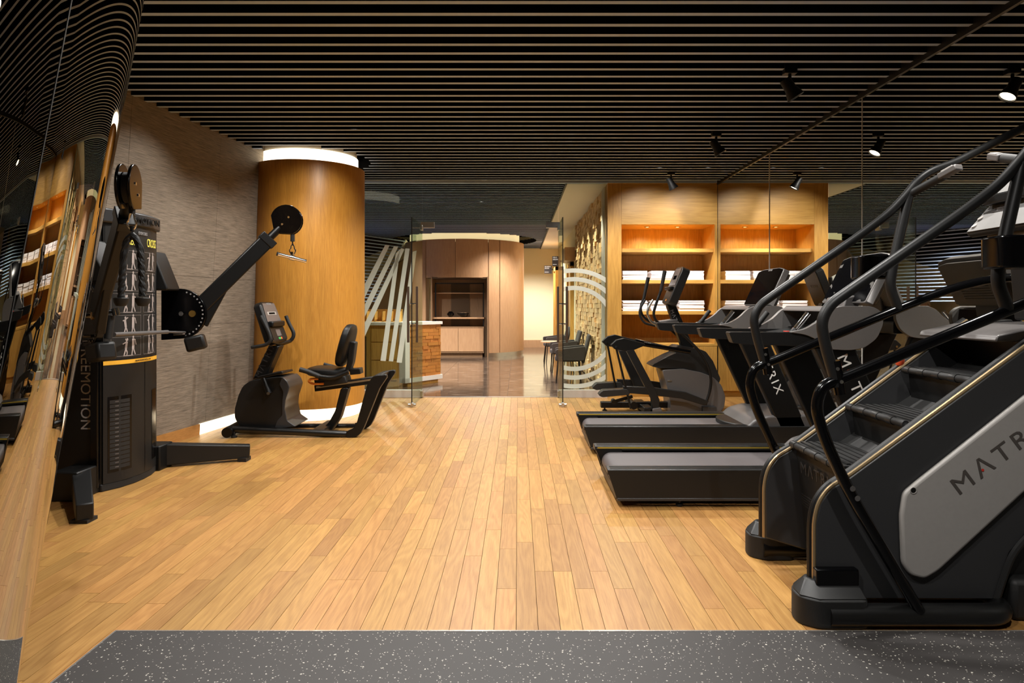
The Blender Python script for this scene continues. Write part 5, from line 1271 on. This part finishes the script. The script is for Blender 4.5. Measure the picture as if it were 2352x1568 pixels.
def arm(pivot, tip, plate_n):
    pivot, tip, nrm = Vector(pivot), Vector(tip), Vector(plate_n).normalized()
    d = (tip - pivot).normalized()
    a = part('arm', MB().bar(pivot, tip - d * 0.16, 0.075, 0.125, up=(0, 0, 1)), 'black_satin', cm, bevel=0.012)
    part('arm_collar', MB().bar(tip - d * 0.22, tip - d * 0.155, 0.09, 0.145), 'charcoal', a, bevel=0.006)
    part('arm_neck', MB().cyl(tip - d * 0.17, tip - d * 0.04, 0.032, 14), 'black_satin', a)
    part('arm_strut', MB().bar(pivot + d * 0.05 - Vector((0, 0, 0.13)), pivot + d * 0.36 - Vector((0, 0, 0.05)), 0.06, 0.13, w2=0.05, t2=0.03), 'black_satin', a, bevel=0.01)
    part('counterweight', MB().bar(pivot - d * 0.10 - Vector((0, 0, 0.20)), pivot + d * 0.03 - Vector((0, 0, 0.24)) + Vector((0.06, 0, -0.02)), 0.13, 0.12), 'charcoal', cm, bevel=0.02)
    # tear-drop pulley housing: two plates and the wheel between
    e1 = (d - nrm * d.dot(nrm)).normalized(); e2 = nrm.cross(e1)
    def tear(scale=1.0):
        pts = [tip - e1 * 0.10]
        c = tip + e1 * 0.05
        for k in range(17):
            t = R(-115 + 230 * k / 16); pts.append(c + (e1 * math.cos(t) + e2 * math.sin(t)) * 0.130 * scale)
        return pts
    for s in (-1, 1):
        h = part('pulley_cover', MB().plate([p + nrm * s * 0.022 for p in tear()], nrm * s, 0.016), 'black_gloss', a, bevel=0.004)
        for q in (0.0, 0.08):
            part('bolt', MB().cyl(tip + e1 * q + nrm * s * 0.038, tip + e1 * q + nrm * s * 0.043, 0.009, 12), 'chrome', h)
    part('pulley_wheel', MB().cyl(tip + e1 * 0.05 - nrm * 0.018, tip + e1 * 0.05 + nrm * 0.018, 0.085, 24), 'black_rubber', a)
    return a
RP, RT = Vector((-2.60, 5.50, 1.22)), W(650, 516, 5.82)
dial((-2.70, 5.46, 1.20), (1, 0.1, 0))
arm(RP, RT, (0.15, -1, 0.0))
LP, LT = Vector((-2.70, 4.38, 1.22)), W(300, 448, 3.80)
dial((-2.76, 4.42, 1.20), (0.75, -0.66, 0))
arm(LP, LT, (0.966, 0.258, 0.0))
part('adjust_bar', MB().cyl(W(262, 768, 4.45), W(385, 762, 5.2), 0.014, 12).cyl(W(385, 762, 5.2), W(425, 763, 5.42), 0.008, 10), 'mid_grey', cm)
part('adjust_bar', MB().cyl(W(190, 772, 4.36), W(238, 771, 4.42), 0.010, 12), 'mid_grey', cm)
part('hand_grip', MB().cyl(W(255, 725, 4.4), W(248, 778, 4.38), 0.024, 14), 'black_rubber', cm)
part('knob', MB().cyl(W(240, 716, 4.40), W(268, 714, 4.38), 0.014, 12).cyl(W(264, 708, 4.38), W(268, 724, 4.38), 0.022, 12), 'chrome', cm)

# attachments hanging from the arms
def carabiner(parent, top, h=0.10):
    pts = [Vector(top) + Vector((0.022 * math.sin(a) * (1.2 if math.cos(a) < 0 else 0.7), 0, -h / 2 + h / 2 * math.cos(a))) for a in [2 * PI * k / 18 for k in range(18)]]
    return part('carabiner', MB().tube(pts, 0.005, 8, closed=True), 'chrome', parent)
hp = W(672, 541, 5.82)
hd_ = thing('pull_handle', 'short chrome pull handle hanging from the raised cable arm by the column', 'handle', hp)
part('stopper', MB().cyl(hp + Vector((0, 0, -0.05)), hp + Vector((0, 0, 0.01)), 0.018, 14), 'black_rubber', hd_)
part('cable', MB().cyl(hp + Vector((0, 0, 0.0)), hp + Vector((0, 0, 0.07)), 0.005, 8), 'black_rubber', hd_)
part('swivel', MB().cyl(hp + Vector((0, 0, -0.085)), hp + Vector((0, 0, -0.05)), 0.007, 10), 'chrome', hd_)
carabiner(hd_, hp + Vector((0, 0, -0.075)), 0.085)
a_, b_ = W(638, 583, 5.76), W(703, 600, 5.88)
part('bar', MB().cyl(a_, b_, 0.016, 16), 'chrome', hd_)
mid = (a_ + b_) / 2; part('collar', MB().cyl(mid - (b_ - a_).normalized() * 0.02, mid + (b_ - a_).normalized() * 0.02, 0.023, 16), 'chrome', hd_)
part('collar_lug', MB().box(mid + Vector((-0.008, -0.008, 0.01)), mid + Vector((0.008, 0.008, 0.05))), 'chrome', hd_)
part('end_cap', MB().cyl(a_, a_ - (b_ - a_).normalized() * 0.008, 0.017, 14), 'black_rubber', hd_)
rp0 = W(303, 482, 3.78)
rt = thing('rope_attachment', 'black braided triceps rope with two rubber ends hanging from the cable arm', 'rope', rp0)
part('stopper', MB().cyl(rp0 + Vector((0, 0, -0.02)), rp0 + Vector((0, 0, 0.03)), 0.017, 14), 'black_rubber', rt)
carabiner(rt, rp0 + Vector((0, 0, -0.01)), 0.10)
part('ring', MB().cyl(rp0 + Vector((0, 0, -0.12)), rp0 + Vector((0, 0, -0.09)), 0.010, 10), 'black_satin', rt)
def strand(pts, ph):
    out = []
    P = [Vector(p) for p in fillet(pts, 0.05, 6, closed=False)]
    res = []
    for i in range(len(P) - 1):
        n = max(1, int((P[i + 1] - P[i]).length / 0.008))
        for k in range(n): res.append(P[i].lerp(P[i + 1], k / n))
    return res
rc = rp0 + Vector((0, 0, -0.125))
path = strand([W(278, 683, 3.78), W(283, 600, 3.78), W(288, 560, 3.78), rc + Vector((0, 0, 0.0)), W(321, 562, 3.78), W(325, 610, 3.78), W(328, 683, 3.78)], 0)
mbr = MB(); L0 = 0
mbr.tube(path, [0.017 + 0.0025 * math.sin(i * 1.6) for i in range(len(path))], 10)
rp_ = part('rope', mbr, 'black_rubber', rt)
for ph in range(3):      # raised strands winding round the rope
    pp = []
    for i, p in enumerate(path):
        a = i * 0.33 + ph * 2 * PI / 3
        pp.append(p + Vector((math.cos(a) * 0.012, math.sin(a) * 0.012, 0.0)))
    part('rope_strand', MB().tube(pp, 0.0085, 6), 'black_rubber', rp_)
for px in (278, 328):
    c = W(px, 690, 3.78)
    part('rope_end', MB().lathe([(0.0, -0.032), (0.025, -0.03), (0.036, -0.01), (0.040, 0.012), (0.036, 0.016), (0.0, 0.016)], c, n=20), 'black_rubber', rt)
